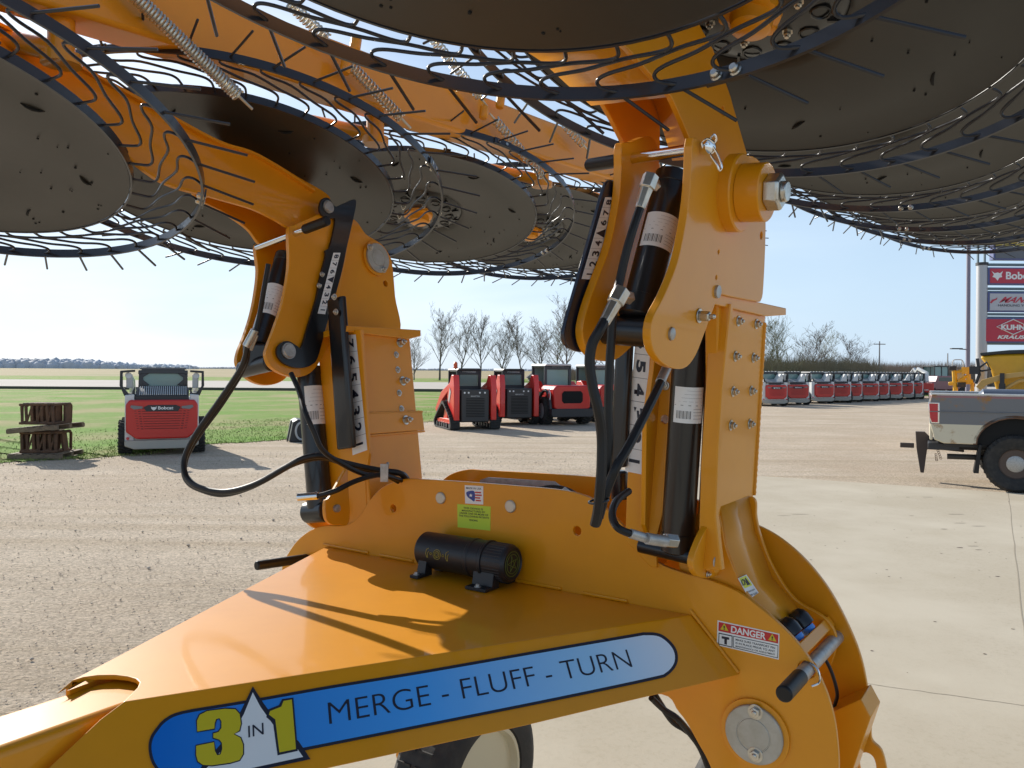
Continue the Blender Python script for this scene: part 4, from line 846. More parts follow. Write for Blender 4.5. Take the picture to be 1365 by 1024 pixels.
# ================================================================== GROUND
def ground_mat(name, c1, c2, c3, scales, bump, bdist, patch=None, track=None, stones=None):
    m = bpy.data.materials.new(name); m.use_nodes = True; t = m.node_tree; b = t.nodes['Principled BSDF']; b.inputs['Roughness'].default_value = .95; b.inputs['Specular IOR Level'].default_value = .15
    g = t.nodes.new('ShaderNodeNewGeometry'); L = t.links.new
    def noise(s, d=6, rough=.6, vec=None):
        n = t.nodes.new('ShaderNodeTexNoise'); n.inputs['Scale'].default_value = s; n.inputs['Detail'].default_value = d; n.inputs['Roughness'].default_value = rough; L(vec or g.outputs['Position'], n.inputs['Vector']); return n.outputs['Fac']
    def rng(v, a, b_): 
        r = t.nodes.new('ShaderNodeMapRange'); r.inputs['From Min'].default_value = a; r.inputs['From Max'].default_value = b_; L(v, r.inputs['Value']); return r.outputs[0]
    def mix(f, a, b_):
        x = t.nodes.new('ShaderNodeMix'); x.data_type = 'RGBA'; L(f, x.inputs[0])
        for i, v in ((6, a), (7, b_)):
            if isinstance(v, tuple): x.inputs[i].default_value = (*v, 1)
            else: L(v, x.inputs[i])
        return x.outputs[2]
    col = mix(rng(noise(scales[0], 5), .38, .62), c1, c2)
    col = mix(rng(noise(scales[1], 8, .75), .50, .72), col, c3)
    if patch: col = mix(rng(noise(patch[0], 4), patch[2], patch[3]), col, patch[1])
    if track:   # long wheel tracks: noise stretched along a direction
        mp_ = t.nodes.new('ShaderNodeMapping'); mp_.inputs['Rotation'].default_value = (0, 0, track[0]); mp_.inputs['Scale'].default_value = (.06, 1.1, 1); L(g.outputs['Position'], mp_.inputs['Vector'])
        col = mix(rng(noise(1.3, 6, .6, mp_.outputs[0]), .46, .68), col, track[1])
    if stones:
        vo = t.nodes.new('ShaderNodeTexVoronoi'); vo.inputs['Scale'].default_value = stones; L(g.outputs['Position'], vo.inputs['Vector']); sx_ = t.nodes.new('ShaderNodeSeparateColor'); L(vo.outputs['Color'], sx_.inputs[0])
        r = t.nodes.new('ShaderNodeMapRange'); r.inputs['To Min'].default_value = .68; r.inputs['To Max'].default_value = 1.15; L(sx_.outputs[0], r.inputs['Value'])
        mm = t.nodes.new('ShaderNodeMix'); mm.data_type = 'RGBA'; mm.blend_type = 'MULTIPLY'; mm.inputs[0].default_value = 1; cc = t.nodes.new('ShaderNodeCombineColor')
        for i in range(3): L(r.outputs[0], cc.inputs[i])
        L(col, mm.inputs[6]); L(cc.outputs[0], mm.inputs[7]); col = mm.outputs[2]
    L(col, b.inputs['Base Color'])
    u = t.nodes.new('ShaderNodeBump'); u.inputs['Strength'].default_value = bump; u.inputs['Distance'].default_value = bdist; L(noise(scales[1], 8, .75), u.inputs['Height']); L(u.outputs[0], b.inputs['Normal'])
    return m
GRAVEL = ground_mat('gravel', (.66, .545, .415), (.57, .465, .35), (.38, .31, .235), (.5, 18), 1.0, .035, patch=(.18, (.54, .425, .31), .5, .66), track=(R(-24), (.50, .395, .28)), stones=52)
GRASS = ground_mat('grass_mat', (.15, .29, .03), (.22, .29, .07), (.09, .17, .02), (.35, 6), 1.0, .05, patch=(.22, (.33, .30, .13), .48, .62))
FIELD = ground_mat('stubble', (.40, .32, .19), (.36, .30, .17), (.30, .25, .13), (.02, .5), .3, .05, patch=(.012, (.24, .26, .10), .55, .7))
ROADM = ground_mat('road_mat', (.52, .47, .42), (.47, .43, .38), (.44, .40, .35), (.05, 1), .2, .01)
CONC = ground_mat('concrete', (.50, .435, .335), (.47, .405, .305), (.42, .36, .265), (.6, 26), .35, .005, patch=(.45, (.54, .475, .37), .46, .64))
def sheet(name, pts, z, m, th=0):
    q = MB(); q._f([(p[0], p[1], z) for p in pts], [tuple(range(len(pts)))]); o = q.build(name, m, None, 0, None if False else 30); tag(o, kind='structure'); return o
def xy(px, py): p = ground(px, py); return (p.x, p.y)
# gravel lot, gently uneven near the camera
q = MB(); nx, ny = 90, 70; vs = []; rg = random.Random(5)
import mathutils
for j in range(ny + 1):
    for i in range(nx + 1):
        x = -60 + 130 * i / nx; y = -12 + 90 * (j / ny) ** 1.0
        vs.append((x, y, 0.0))
q._f([(-3000, -60, -.01), (3000, -60, -.01), (3000, 3500, -.01), (-3000, 3500, -.01)], [(0, 1, 2, 3)]); o = q.build('ground', GRAVEL, None, 0, 30); tag(o, kind='structure')
# small stones strewn over the lot
q = MB(); rg = random.Random(11)
for k in range(9000):
    d = 3.5 + 17 * rg.random() ** 1.5; a = rg.uniform(-.75, .30); x, y = d * math.sin(a), d * math.cos(a)
    if x > -1.9 - .45 * (4.5 - y) * -1 + -1.0 and y < 16 and x > (-3.2 + (y - 3) * .55): continue
    s = rg.uniform(.003, .009) * (1 + .05 * d) * (2.2 if rg.random() < .02 else 1); rot = Matrix.Rotation(rg.uniform(0, 6.3), 3, 'Z') @ Matrix.Rotation(rg.uniform(0, 1), 3, 'X')
    vs = [V((x, y, s * .2)) + rot @ V((vx * s * rg.uniform(.6, 1), vy * s * rg.uniform(.6, 1), vz * s * .6)) for vx, vy, vz in ((1, 0, 0), (0, 1, 0), (-1, 0, 0), (0, -1, 0), (0, 0, 1), (0, 0, -1))]
    q._f(vs, [(0, 1, 4), (1, 2, 4), (2, 3, 4), (3, 0, 4), (1, 0, 5), (2, 1, 5), (3, 2, 5), (0, 3, 5)])
o = q.build('gravel', mat('stone', (.60, .50, .40), .9, var=(3, (.38, .32, .26), .4, .6)), None, 0, 180); tag(o, kind='stuff')
# grass verge beyond the lot (wavy edge)
gp = [xy(*p) for p in ((-520, 660), (-200, 634), (0, 617), (60, 613), (120, 611), (170, 606), (270, 592), (340, 589), (400, 584), (480, 573), (560, 563), (640, 556), (720, 549), (800, 543), (900, 538), (1000, 531))]
edge = []
rg = random.Random(2)
for i in range(len(gp) - 1):
    for k in range(12):
        t = k / 12; edge.append((gp[i][0] + (gp[i + 1][0] - gp[i][0]) * t + 0, gp[i][1] + (gp[i + 1][1] - gp[i][1]) * t + .12 * math.sin(9.1 * (i + t)) + .07 * math.sin(31 * (i + t))))
RY0 = 74
q = MB(); vs = []; ne = len(edge)
for k, (ex_, ey_) in enumerate(edge):
    fx = -130 + 172 * k / (ne - 1); vs += [(ex_, ey_, .004), (fx, RY0 - .4, .004)]
q._f(vs, [(2 * k, 2 * k + 2, 2 * k + 3, 2 * k + 1) for k in range(ne - 1)]); o = q.build('grass', GRASS, None, 0, 30); tag(o, kind='structure')
sheet('road', [(-400, RY0), (200, RY0), (260, 125), (-560, 125)], .05, ROADM)
q = MB(); q.box((-120, RY0 - .2, .0), (600, .4, .5)); o = q.build('road_edge_strip', mat('road_edge', (.10, .09, .07), .9), None); tag(o, kind='structure')  # dark strip along the near edge of the road
sheet('field', [(-2000, 180), (2000, 180), (3000, 3400), (-3000, 3400)], .014, FIELD)
sheet('verge', [(-900, 125), (900, 125), (900, 180), (-900, 180)], .010, GRASS)
# grass blades along the edge and in the verge: one mass
q = MB(); rg = random.Random(4)
for k in range(9000):
    i = rg.randrange(len(edge) - 60); ex_, ey_ = edge[i]; dd = rg.random() ** 2 * 14
    x, y = ex_ + rg.uniform(-1, 1) * .6 , ey_ + dd; h = rg.uniform(.02, .06); a = rg.uniform(0, 3.14); wv = .012
    q._f([(x - wv * math.cos(a), y - wv * math.sin(a), 0), (x + wv * math.cos(a), y + wv * math.sin(a), 0), (x + rg.uniform(-.03, .03), y + rg.uniform(-.03, .03), h)], [(0, 1, 2)])
o = q.build('grass_blades', mat('blade', (.20, .30, .05), .7, var=(.6, (.24, .23, .08), .45, .6)), None, 0, 180); tag(o, kind='stuff')
# concrete apron, its joints and stains
c1 = V((*xy(1010, 636), 0)); c2 = V((*xy(1365, 660), 0)); dr = (c2 - c1).normalized(); dn = V((dr.y, -dr.x, 0)); dn = dn if dn.y < 0 else -dn
cor = c1 - dr * .9
q = MB(); P = [cor, cor + dr * 26, cor + dr * 26 + dn * 26, cor + dn * 26 - dr * 1.0]
q.prism([(p.x, p.y, -.10) for p in P], (0, 0, .125)); conc = q.build('concrete_apron', CONC, None, .01); tag(conc, kind='structure')
JM = mat('joint', (.33, .275, .20), .9)
def joint(a, b, w_=.012):
    a, b = V((*a, .0265)), V((*b, .0265)); t = (b - a).normalized(); s = V((-t.y, t.x, 0)) * w_ / 2; n = 24; vs = []
    rj = random.Random(1)
    for k in range(n + 1):
        p = a + (b - a) * k / n + s.normalized() * rj.uniform(-.006, .006); vs += [p - s * rj.uniform(.6, 1.3), p + s * rj.uniform(.6, 1.3)]
    q = MB(); q._f(vs, [(2 * k, 2 * k + 1, 2 * k + 3, 2 * k + 2) for k in range(n)]); o = q.build('slab_joint', JM, conc, 0, 180)
joint(xy(1344, 659), xy(1372, 905), .009); joint(xy(1100, 909), xy(1365, 946), .006)
q = MB(); rg = random.Random(8)
for (px, py, l, wd) in ((1275, 688, .28, .03), (1237, 665, .2, .025), (1280, 700, .18, .02), (1305, 704, .22, .02), (1258, 708, .1, .03), (1280, 733, .08, .05), (1297, 731, .14, .02), (1304, 736, .09, .02), (1330, 772, .05, .03), (1182, 763, .03, .02), (1210, 665, .06, .03), (1350, 843, .03, .02), (1215, 690, .08, .02), (1068, 688, .3, .02), (1045, 690, .2, .015)):
    p = xy(px, py); vs = [(p[0] + l / 2 * math.cos(t) * rg.uniform(.7, 1.1), p[1] + wd / 2 * math.sin(t) * rg.uniform(.6, 1.2), .0268) for t in [k * math.pi / 5 for k in range(10)]]
    q._f(vs, [tuple(range(10))])
for k in range(140):
    x, y = rg.uniform(1.5, 8), rg.uniform(4.5, 14); r_ = rg.uniform(.004, .014); q._f([(x + r_ * math.cos(t), y + r_ * math.sin(t), .0268) for t in [j * 1.2566 for j in range(5)]], [(0, 1, 2, 3, 4)])
o = q.build('stain', mat('stain', (.16, .12, .09), .9), conc, 0, 180); tag(o, kind='stuff')

# ================================================================== VEHICLES AND BACKGROUND
WPAINT = mat('white_paint', (.72, .72, .70), .4, coat=.4, var=(3, (.62, .61, .58), .4, .7)); RPAINT = mat('red_paint', (.58, .010, .006), .4, coat=.5); RPAINT2 = mat('scarlet_paint', (.75, .018, .008), .4, coat=.5)
DGREY = mat('dark_grey', (.030, .030, .033), .5); MGREY = mat('mid_grey', (.22, .22, .22), .5); LGREY = mat('light_grey', (.5, .5, .49), .5)
GLASS = mat('cab_glass', (.05, .085, .08), .08, coat=.6); GLASSG = mat('cab_glass_green', (.22, .36, .33), .12, coat=.5)
TAIL = mat('tail_lens', (.5, .02, .03), .2, coat=.5); BEACON = mat('beacon', (.7, .10, .02), .3)
RUST = mat('rusty_steel', (.17, .085, .045), .85, var=(5, (.09, .05, .032), .4, .65)); WOOD = mat('grey_wood', (.24, .17, .11), .85, var=(9, (.14, .10, .07), .4, .65))
YEL = mat('machine_yellow', (.72, .40, .015), .45, coat=.3, var=(2, (.60, .33, .012), .4, .7))
def rprism(q, pts2, y0, y1, plane='xz'):
    """profile in xz extruded along y, or yz along x"""
    if plane == 'xz': q.prism([(x, y0, z) for x, z in pts2], (0, y1 - y0, 0))
    else: q.prism([(y0, y, z) for y, z in pts2], (y1 - y0, 0, 0))
def flat_words(body, o, u, up, m, parent, name='lettering', bold=0., n=None):
    """text with lower left corner o, width vector u, height vector up (parent space)"""
    cu = bpy.data.curves.new(name, 'FONT'); cu.body = body; cu.offset = bold; cu.size = 1; t = bpy.data.objects.new('t', cu); me = bpy.data.meshes.new_from_object(t); bpy.data.objects.remove(t)
    xs = [v.co.x for v in me.vertices]; ys = [v.co.y for v in me.vertices]; x0, x1, y0, y1 = min(xs), max(xs), min(ys), max(ys); o, u, up = V(o), V(u), V(up)
    for v in me.vertices: v.co = o + u * ((v.co.x - x0) / (x1 - x0)) + up * ((v.co.y - y0) / (y1 - y0))
    return link(name, me, m, parent)
def wheel(parent, x, y, r, w_, rimm=None, name='wheel', lugs=22, chev=True):
    q = MB(); c = V((x, y, r)); ax = V((1, 0, 0)); h = w_ / 2
    q.lathe(c, ax, [(-h * .8, r * .55), (-h, r * .62), (-h, r * .86), (-h * .7, r * .95), (h * .7, r * .95), (h, r * .86), (h, r * .62), (h * .8, r * .55)], 36, closed=True)
    for k in range(lugs):
        t = 2 * math.pi * k / lugs
        for s in (-1, 1):
            t2 = t + (s * .5 + .5) * math.pi / lugs; a = V((0, math.cos(t2), math.sin(t2))); b = V((0, math.cos(t2 + .16), math.sin(t2 + .16)))
            q.tube([c + b * r * .97 + ax * s * h * .05, c + a * r * .975 + ax * s * h * .95, c + a * r * .88 + ax * s * h * 1.0], .022 * r / .4, 4)
    o = q.build(name, TYRE, parent)
    q = MB(); 
    for s in (-1, 1): q.lathe(c + ax * s * h * .0, ax * s, [(h * .8, r * .57), (h * .85, r * .54), (h * .5, r * .48), (h * .45, r * .2), (h * .65, r * .17), (h * .65, 0)], 28)
    q.build('rim', rimm or LGREY, o); return o
def skid_steer(cab_white=False):
    t = empty('skid_steer')
    q = MB()      # body shell, rear frame (white), open sides
    rprism(q, [(-.80, .22), (-.80, 1.40), (-.60, 1.42), (-.60, .22)], .0, 1.9); rprism(q, [(.80, .22), (.80, 1.40), (.60, 1.42), (.60, .22)], .0, 1.9)
    rprism(q, [(-.62, .2), (.62, .2), (.66, .34), (.66, 1.30), (-.66, 1.30), (-.66, .34)], .06, 2.2)
    body = q.build('body', WPAINT, t, .02)
    q = MB(); rprism(q, [(-.60, .14), (.60, .14), (.80, .22), (.80, .35), (-.80, .35), (-.80, .22)], -.06, .3); q.build('bumper', mat('dusty_white', (.42, .39, .33), .7), t, .02)
    q = MB(); rprism(q, [(-.55, .38), (.55, .38), (.77, .55), (.78, 1.18), (.70, 1.29), (-.70, 1.29), (-.78, 1.18), (-.77, .55)], -.10, .05); tg = q.build('tailgate', RPAINT, t, .035, seg=3)
    q = MB()
    for k in range(9):
        z = .62 + k * .058; hw = .50 + .012 * k; q.box((0, -.100, z), (2 * hw * .74, .012, .014))
        for s in (-1, 1): q.box((s * (hw * .74 + .055), -.100, z), (.05, .012, .02)); q.box((s * (hw * .74 + .14), -.100, z + .01), (.05, .012, .012))
    q.build('louvre', mat('louvre_dark', (.16, .008, .006), .6), tg)
    q = MB(); q.prism([(x, -.104, z) for x, z in ((-.40, 1.12), (-.34, 1.02), (.34, 1.02), (.40, 1.12), (.30, 1.17), (-.30, 1.17))], (0, -.015, 0)); bd = q.build('badge', DGREY, tg, .005)
    flat_words('Bobcat', (-.09, -.121, 1.065), (.33, 0, 0), (0, 0, .075), WHITE, bd, 'lettering', .025)
    q = MB(); q.prism([(x, -.121, z) for x, z in ((-.24, 1.14), (-.215, 1.12), (-.18, 1.125), (-.145, 1.12), (-.12, 1.14), (-.125, 1.09), (-.155, 1.06), (-.18, 1.045), (-.205, 1.06), (-.235, 1.09))], (0, -.001, 0)); q.build('badge_mark', WHITE, bd)
    for s in (-1, 1):
        q = MB(); q.prism([(s * x, -.104, z) for x, z in ((.42, 1.14), (.66, 1.17), (.68, 1.12), (.60, 1.07), (.42, 1.09))], (0, -.012, 0)); q.build('tail_light', MGREY, tg, .004)
        q = MB(); q.lathe((s * .73, .0, .40), (0, -1, 0), [(.0, .035), (.07, .035), (.075, .0)], 16); q.build('reflector', TAIL, t)
    # engine grille on top, slanting to the cab
    q = MB(); q.prism([(-.58, y, z) for y, z in ((.0, 1.28), (.0, 1.38), (.40, 1.56), (.75, 1.56), (.75, 1.28))], (1.16, 0, 0)); q.build('engine_deck', DGREY, t, .01)
    q = MB()
    for k in range(23): x = -.50 + k * .0455; q.prism([(x, y, z) for y, z in ((.02, 1.40), (.40, 1.575), (.40, 1.60), (.02, 1.42))], (.022, 0, 0))
    q.build('deck_grille', LGREY, t)
    # cab
    q = MB()
    for s in (-1, 1): rprism(q, [(s * .46, 1.4), (s * .56, 1.4), (s * .54, 1.98), (s * .44, 1.98)], .72, .80); q.box((s * .52, 1.25, 1.93), (.07, 1.1, .10)); q.box((s * .52, 1.72, 1.5), (.07, .08, .9)); q.box((s * .55, 1.2, 1.2), (.05, 1.1, .4))
    rprism(q, [(-.50, 1.90), (.50, 1.90), (.48, 2.02), (-.48, 2.02)], .70, 1.75); rprism(q, [(-.52, 1.36), (.52, 1.36), (.52, 1.66), (.40, 1.60), (-.40, 1.60), (-.52, 1.66)], .72, .78)
    for s in (-1, 1): q.prism([(s * x, .72, z) for x, z in ((.46, 1.6), (.30, 1.62), (.46, 1.76))], (0, .04, 0)); q.prism([(s * x, .72, z) for x, z in ((.46, 1.92), (.30, 1.91), (.46, 1.80))], (0, .04, 0))
    cab = q.build('cab', mat('cab_navy', (.022, .026, .035), .35, coat=.3), t, .01)
    q = MB(); q.box((0, .77, 1.74), (.90, .012, .36)); q.build('rear_window', GLASSG, cab)
    q = MB()
    for s in (-1, 1): q.box((s * .53, 1.25, 1.66), (.012, .85, .48))
    q.build('side_window', GLASSG, cab)
    q = MB(); rprism(q, [(-.53, 2.0), (.53, 2.0), (.50, 2.05), (-.50, 2.05)], .68, 1.8); q.build('roof', mat('roof_grey', (.10, .10, .11), .3, coat=.5), cab, .012)
    q = MB()
    for k in range(5): q.box((-.42 + .21 * k, .72, 2.055), (.10, .10, .03))
    q.build('roof_light', WHITE, cab, .01)
    q = MB(); q.box((.12, 1.2, 1.55), (.42, .12, .5)); q.box((.12, 1.35, 1.32), (.42, .35, .1)); q.build('seat', DGREY, cab, .03)
    # lift arms: uprights, loops, boom and bucket
    for s in (-1, 1):
        q = MB(); q.prism([(s * x, .10, z) for x, z in ((.60, 1.38), (.60, 1.60), (.66, 1.44), (.74, 1.44), (.86, 1.60), (.86, 1.92), (.60, 1.94), (.60, 1.99), (.91, 1.97), (.92, 1.62), (.82, 1.38))], (0, .22, 0)); q.build('lift_tower', DGREY, t, .008)
        q = MB(); q.box((s * .72, .26, 1.72), (.13, .10, .32)); q.build('tower_panel', LGREY, t, .01)
        q = MB(); q.tube([(s * .74, .2, 1.86), (s * .74, 1.6, 1.72), (s * .74, 2.5, .95), (s * .74, 2.75, .45)], .075, 8); q.build('lift_arm', WPAINT, t, 0)
        wheel(t, s * .81, .48, .40, .27); wheel(t, s * .81, 1.62, .40, .27)
    q = MB(); rprism(q, [(2.7, .12), (3.3, .08), (3.35, .12), (2.85, .55), (2.75, .72), (2.68, .72)], -.92, .92, 'yz'); q.build('bucket', DGREY, t, .01)
    return t
proto = skid_steer()
p = ground(215, 600); proto.location = (ground(216, 606).x, ground(216, 606).y, 0); proto.rotation_euler = (0, 0, R(22)); 
tag(proto, 'white and red skid steer parked alone by the grass, seen from behind', 'skid steer', 'compact loaders on the lot')
# the curving row of the same loaders at the far right
row = [(1030, 540, 26), (1063, 538.5, 26), (1097, 536.5, 24), (1122, 535, 24), (1137, 533.5, 22), (1153, 532.5, 22), (1168, 532, 20), (1183, 531, 20), (1198, 530.5, 18), (1213, 530, 18)]
ords = ['nearest loader of the curving row, beside the orange mast', 'second loader from the mast in the curving row', 'third loader from the mast in the curving row', 'fourth loader from the mast in the curving row', 'fifth loader from the mast, middle of the curving row', 'sixth loader from the mast in the curving row', 'seventh loader from the mast in the curving row', 'eighth loader from the mast in the curving row', 'ninth loader from the mast in the curving row', 'farthest loader of the curving row, next to the white boom machine']
xs_ = [1033, 1062, 1097, 1118, 1134, 1157, 1170, 1188, 1203, 1216]; ys_ = [541.5, 540, 538, 537, 536, 535, 534, 533.5, 532.5, 532]
def row_variant(o):
    for ch in kids(o):
        if ch.name.startswith('tailgate'): ch.scale = (.86, 1, .92); ch.location = (.05, -.01, .07)
        if ch.name.startswith('engine_deck'): ch.scale = (.7, 1, 1)
    q = MB(); q.prism([(x, .1, z) for x, z in ((.10, 1.40), (.56, 1.40), (.54, 1.88), (.44, 1.92))], (0, .5, 0)); q.build('boom_cover', WPAINT, o, .03); return o
for i, (px, py) in enumerate(zip(xs_, ys_)):
    c = row_variant(copy_tree(proto)) if i == 0 else copy_tree(c); g = ground(px, py); c.location = (g.x, g.y, 0); c.rotation_euler = (0, 0, R(2 - 1.6 * i + (8, 3, 12, -2, 5, 9, 0, 7, -3, 4)[i])); c['label'] = ords[i]
# ---- scarlet loaders, rear quarter towards us
def scarlet(track=True, tele=False):
    t = empty('track_loader' if track else ('wheel_loader' if tele else 'skid_loader'))
    q = MB()
    if not tele:
        rprism(q, [(-.52, .25), (.52, .25), (.52, 1.36), (-.52, 1.36)], .12, 2.2); q.build('body', DGREY, t, .02)
        q = MB(); q.box((0, .05, .82), (.98, .16, 1.10)); rd_ = q.build('rear_door', mat('door_grey', (.045, .043, .042), .5), t, .03)
        q = MB(); 
        for k in range(12): q.box((0, -.035, .45 + k * .055), (.66, .012, .02))
        q.build('louvre', BLACKDOT, rd_)
        for x in (-.38, -.24, .16, .34): q = MB(); q.lathe((x, -.03, 1.26), (0, -1, 0), [(0, .032), (.01, .032), (.012, 0)], 12); q.build('door_light', WHITE, rd_)
        flat_words('MANITOU', (-.16, -.032, 1.12), (.32, 0, 0), (0, 0, .045), LGREY, rd_, 'lettering', .02)
        for s in (-1, 1):   # towers and booms
            q = MB(); q.prism([(s * .56, y, z) for y, z in ((-.05, .32), (.38, .32), (.70, .70), (.80, 1.15), (.50, 1.62), (.30, 1.86), (.04, 1.86), (-.05, 1.5))], (s * .20, 0, 0)); tw = q.build('lift_tower', RPAINT2, t, .02)
            q = MB(); q.prism([(s * .765, y, z) for y, z in ((.30, 1.28), (.44, 1.42), (.62, 1.02), (.52, .88))], (s * .012, 0, 0)); q.build('tower_chevron', LGREY, tw)
            q = MB(); q.prism([(s * .58, y, z) for y, z in ((.40, 1.66), (.50, 1.42), (1.6, .98), (2.4, .50), (2.55, .62), (1.75, 1.25))], (s * .15, 0, 0)); q.build('lift_arm', RPAINT2, t, .015)
            q = MB(); q.tube([(s * .66, 1.0, .95), (s * .66, 1.9, .75)], .04, 8); q.build('lift_ram', DGREY, t)
        if track:
            for s in (-1, 1):
                q = MB(); P = catmull([V((0, y, z)) for y, z in ((-.05, .12), (.15, .02), (1.0, .0), (1.9, .02), (2.12, .16), (2.02, .34), (1.25, .84), (1.0, .92), (.72, .82), (.05, .40))], 5, True); x0 = s * .55
                n_ = len(P); cen = V((0, 1.02, .4)); vs = []
                for pp in P:
                    d = (cen - pp).normalized() * .07
                    for xx, ww in ((x0, 0), (x0 + s * .34, 0), (x0 + s * .34, 1), (x0, 1)): vs.append(V((xx, pp.y, pp.z)) + d * ww)
                q._f(vs, [(4 * i + a, 4 * i + (a + 1) % 4, 4 * ((i + 1) % n_) + (a + 1) % 4, 4 * ((i + 1) % n_) + a) for i in range(n_) for a in range(4)])
                for i in range(0, n_):
                    pp = P[i]; d = (pp - cen).normalized(); q.box(V((x0 + s * .17, pp.y, pp.z)) + d * .012, (.34, .04, .035))
                tk = q.build('track', TYRE, t, 0, 25)
                q = MB(); q.prism([(s * .62, y, z) for y, z in ((.10, .18), (1.95, .18), (1.9, .30), (1.5, .34), (.2, .36))], (s * .2, 0, 0)); q.prism([(s * .62, y, z) for y, z in ((.75, .3), (1.3, .3), (1.1, .72), (.9, .72))], (s * .14, 0, 0)); q.build('track_frame', RPAINT2, tk, .01)
                q = MB()
                for yy in (.2, .55, .85, 1.15, 1.45, 1.8): q.lathe((s * .6, yy, .13), (s, 0, 0), [(0, .09), (.26, .09), (.265, .0)], 14)
                q.build('track_roller', DGREY, tk)
        else:
            for s in (-1, 1): wheel(t, s * .74, .55, .40, .28, RPAINT2); wheel(t, s * .74, 1.7, .40, .28, RPAINT2)
        cz = 0
    else:
        rprism(q, [(-.55, .45), (.55, .45), (.55, 1.20), (-.55, 1.20)], .3, 3.2); q.build('body', DGREY, t, .02)
        q = MB(); rprism(q, [(-.56, .52), (.56, .52), (.74, .66), (.76, 1.34), (.62, 1.48), (-.62, 1.48), (-.76, 1.34), (-.74, .66)], -.05, 1.25); hd = q.build('bonnet', RPAINT, t, .05, seg=3)
        q = MB(); rprism(q, [(-.34, .82), (.34, .82), (.42, .90), (.42, 1.18), (.34, 1.27), (-.34, 1.27), (-.42, 1.18), (-.42, .90)], -.075, -.03); q.build('grille', BLACKDOT, hd, .01)
        q = MB(); rprism(q, [(-.80, .30), (.80, .30), (.86, .40), (.84, .62), (-.84, .62), (-.86, .40)], -.12, .35); q.build('counterweight', DGREY, t, .03)
        for s in (-1, 1):
            q = MB(); q.prism([(s * .86, y, z) for y, z in ((.05, .75), (.22, 1.12), (.10, 1.40), (-.02, 1.15))], (s * .02, 0, 0)); cv = q.build('side_chevron', WHITE, t)
            q = MB(); q.prism([(s * .885, y, z) for y, z in ((.06, .86), (.16, 1.10), (.09, 1.28), (.01, 1.12))], (s * .006, 0, 0)); q.build('chevron_inlay', RPAINT2, cv)
            q = MB(); q.tube(catmull([V((s * .86, y, z)) for y, z in ((-.02, .6), (.1, 1.0), (.5, 1.3), (1.0, 1.05), (1.3, .7))], 4), .06, 6); q.build('mudguard', DGREY, t)
            q = MB(); q.prism([(s * .58, y, z) for y, z in ((1.0, 1.2), (1.6, 1.62), (2.0, 1.6), (2.2, 1.2))], (s * .25, 0, 0)); q.build('cab_fender', RPAINT2, t, .03)
            wheel(t, s * .78, .72, .52, .36, LGREY); wheel(t, s * .78, 2.55, .52, .36, LGREY)
        q = MB(); q.tube([(0, 2.9, 1.3), (0, 3.6, 1.2), (0, 4.3, .6)], .12, 8); q.build('boom', RPAINT2, t)
        q = MB(); rprism(q, [(4.2, .12), (4.9, .08), (4.95, .12), (4.5, .7), (4.25, .8)], -.95, .95, 'yz'); q.build('bucket', DGREY, t, .01)
    y0 = .75 if not tele else 1.35; y1 = y0 + (1.05 if not tele else 1.3); zr = 2.02 if not tele else 2.22; hw = .44 if not tele else .56
    q = MB(); zb = 1.3
    for s in (-1, 1):
        for yy in (y0, y1): q.box((s * (hw - .05), yy, (zb + zr) / 2), (.11, .07, zr - zb))
        q.box((s * (hw - .03), (y0 + y1) / 2, zb - .15), (.06, y1 - y0, .5))
    q.box((0, y0, zb - .10), (2 * hw - .1, .07, .55)); q.box((0, y0, zr - .09), (2 * hw - .1, .07, .12)); q.box((0, (y0 + y1) / 2, zr - .03), (2 * hw - .04, y1 - y0 + .04, .06))
    cab = q.build('cab', DGREY if not tele else mat('cab_frame', (.05, .055, .06), .4), t, .012)
    q = MB(); q.box((0, y0 + .02, (zb + zr) / 2 + .02), (2 * hw - .22, .012, zr - zb - .26)); q.build('rear_window', GLASSG if tele else mat('dark_green_glass', (.10, .17, .16), .1, coat=.5), cab)
    q = MB(); q.box((0, y1 - .02, (zb + zr) / 2 + .02), (2 * hw - .16, .012, zr - zb - .16)); q.build('windscreen', GLASSG if tele else mat('dark_green_glass', (.10, .17, .16), .1, coat=.5), cab)
    q = MB(); rprism(q, [(-hw, zr), (hw, zr), (hw - .06, zr + .07), (-hw + .06, zr + .07)], y0 - .1, y1 + .12); q.build('roof', DGREY if not tele else WPAINT, cab, .015)
    q = MB(); q.box((0, y0 - .02, zr - .06), (.5, .03, .05)); q.build('roof_badge', LGREY, cab)
    q = MB(); q.box((0, (y0 + y1) / 2 + .1, zb + .25), (.45, .12, .6)); q.box((0, (y0 + y1) / 2 + .3, zb + .0), (.45, .4, .1)); q.build('seat', DGREY, cab, .03)
    return t
def put(t, px, py, rz, lab, cat, grp=None, dz=0):
    g = ground(px, py); t.location = (g.x, g.y, dz); t.rotation_euler = (0, 0, R(rz)); tag(t, lab, cat, grp); return t
tl = scarlet(True); put(tl, 633, 573, 20, 'scarlet track loader with grey rear door and orange beacon, leftmost of the red machines', 'track loader', 'scarlet machines parked by the grass')
q = MB(); q.lathe((-.38, 1.1, 2.09), (0, 0, 1), [(0, .08), (.04, .08), (.05, .07), (.18, .07), (.23, .03), (.232, 0)], 14); q.build('beacon', BEACON, tl)
sk = scarlet(False); put(sk, 692, 567, 18, 'scarlet skid loader on wheels with grey rear door, right of the track loader', 'skid loader', 'scarlet machines parked by the grass')
te = scarlet(False, True); put(te, 762, 567, 20, 'scarlet wheel loader with white cab roof and black bonnet grille, left of the hoses', 'wheel loader', 'scarlet machines parked by the grass')
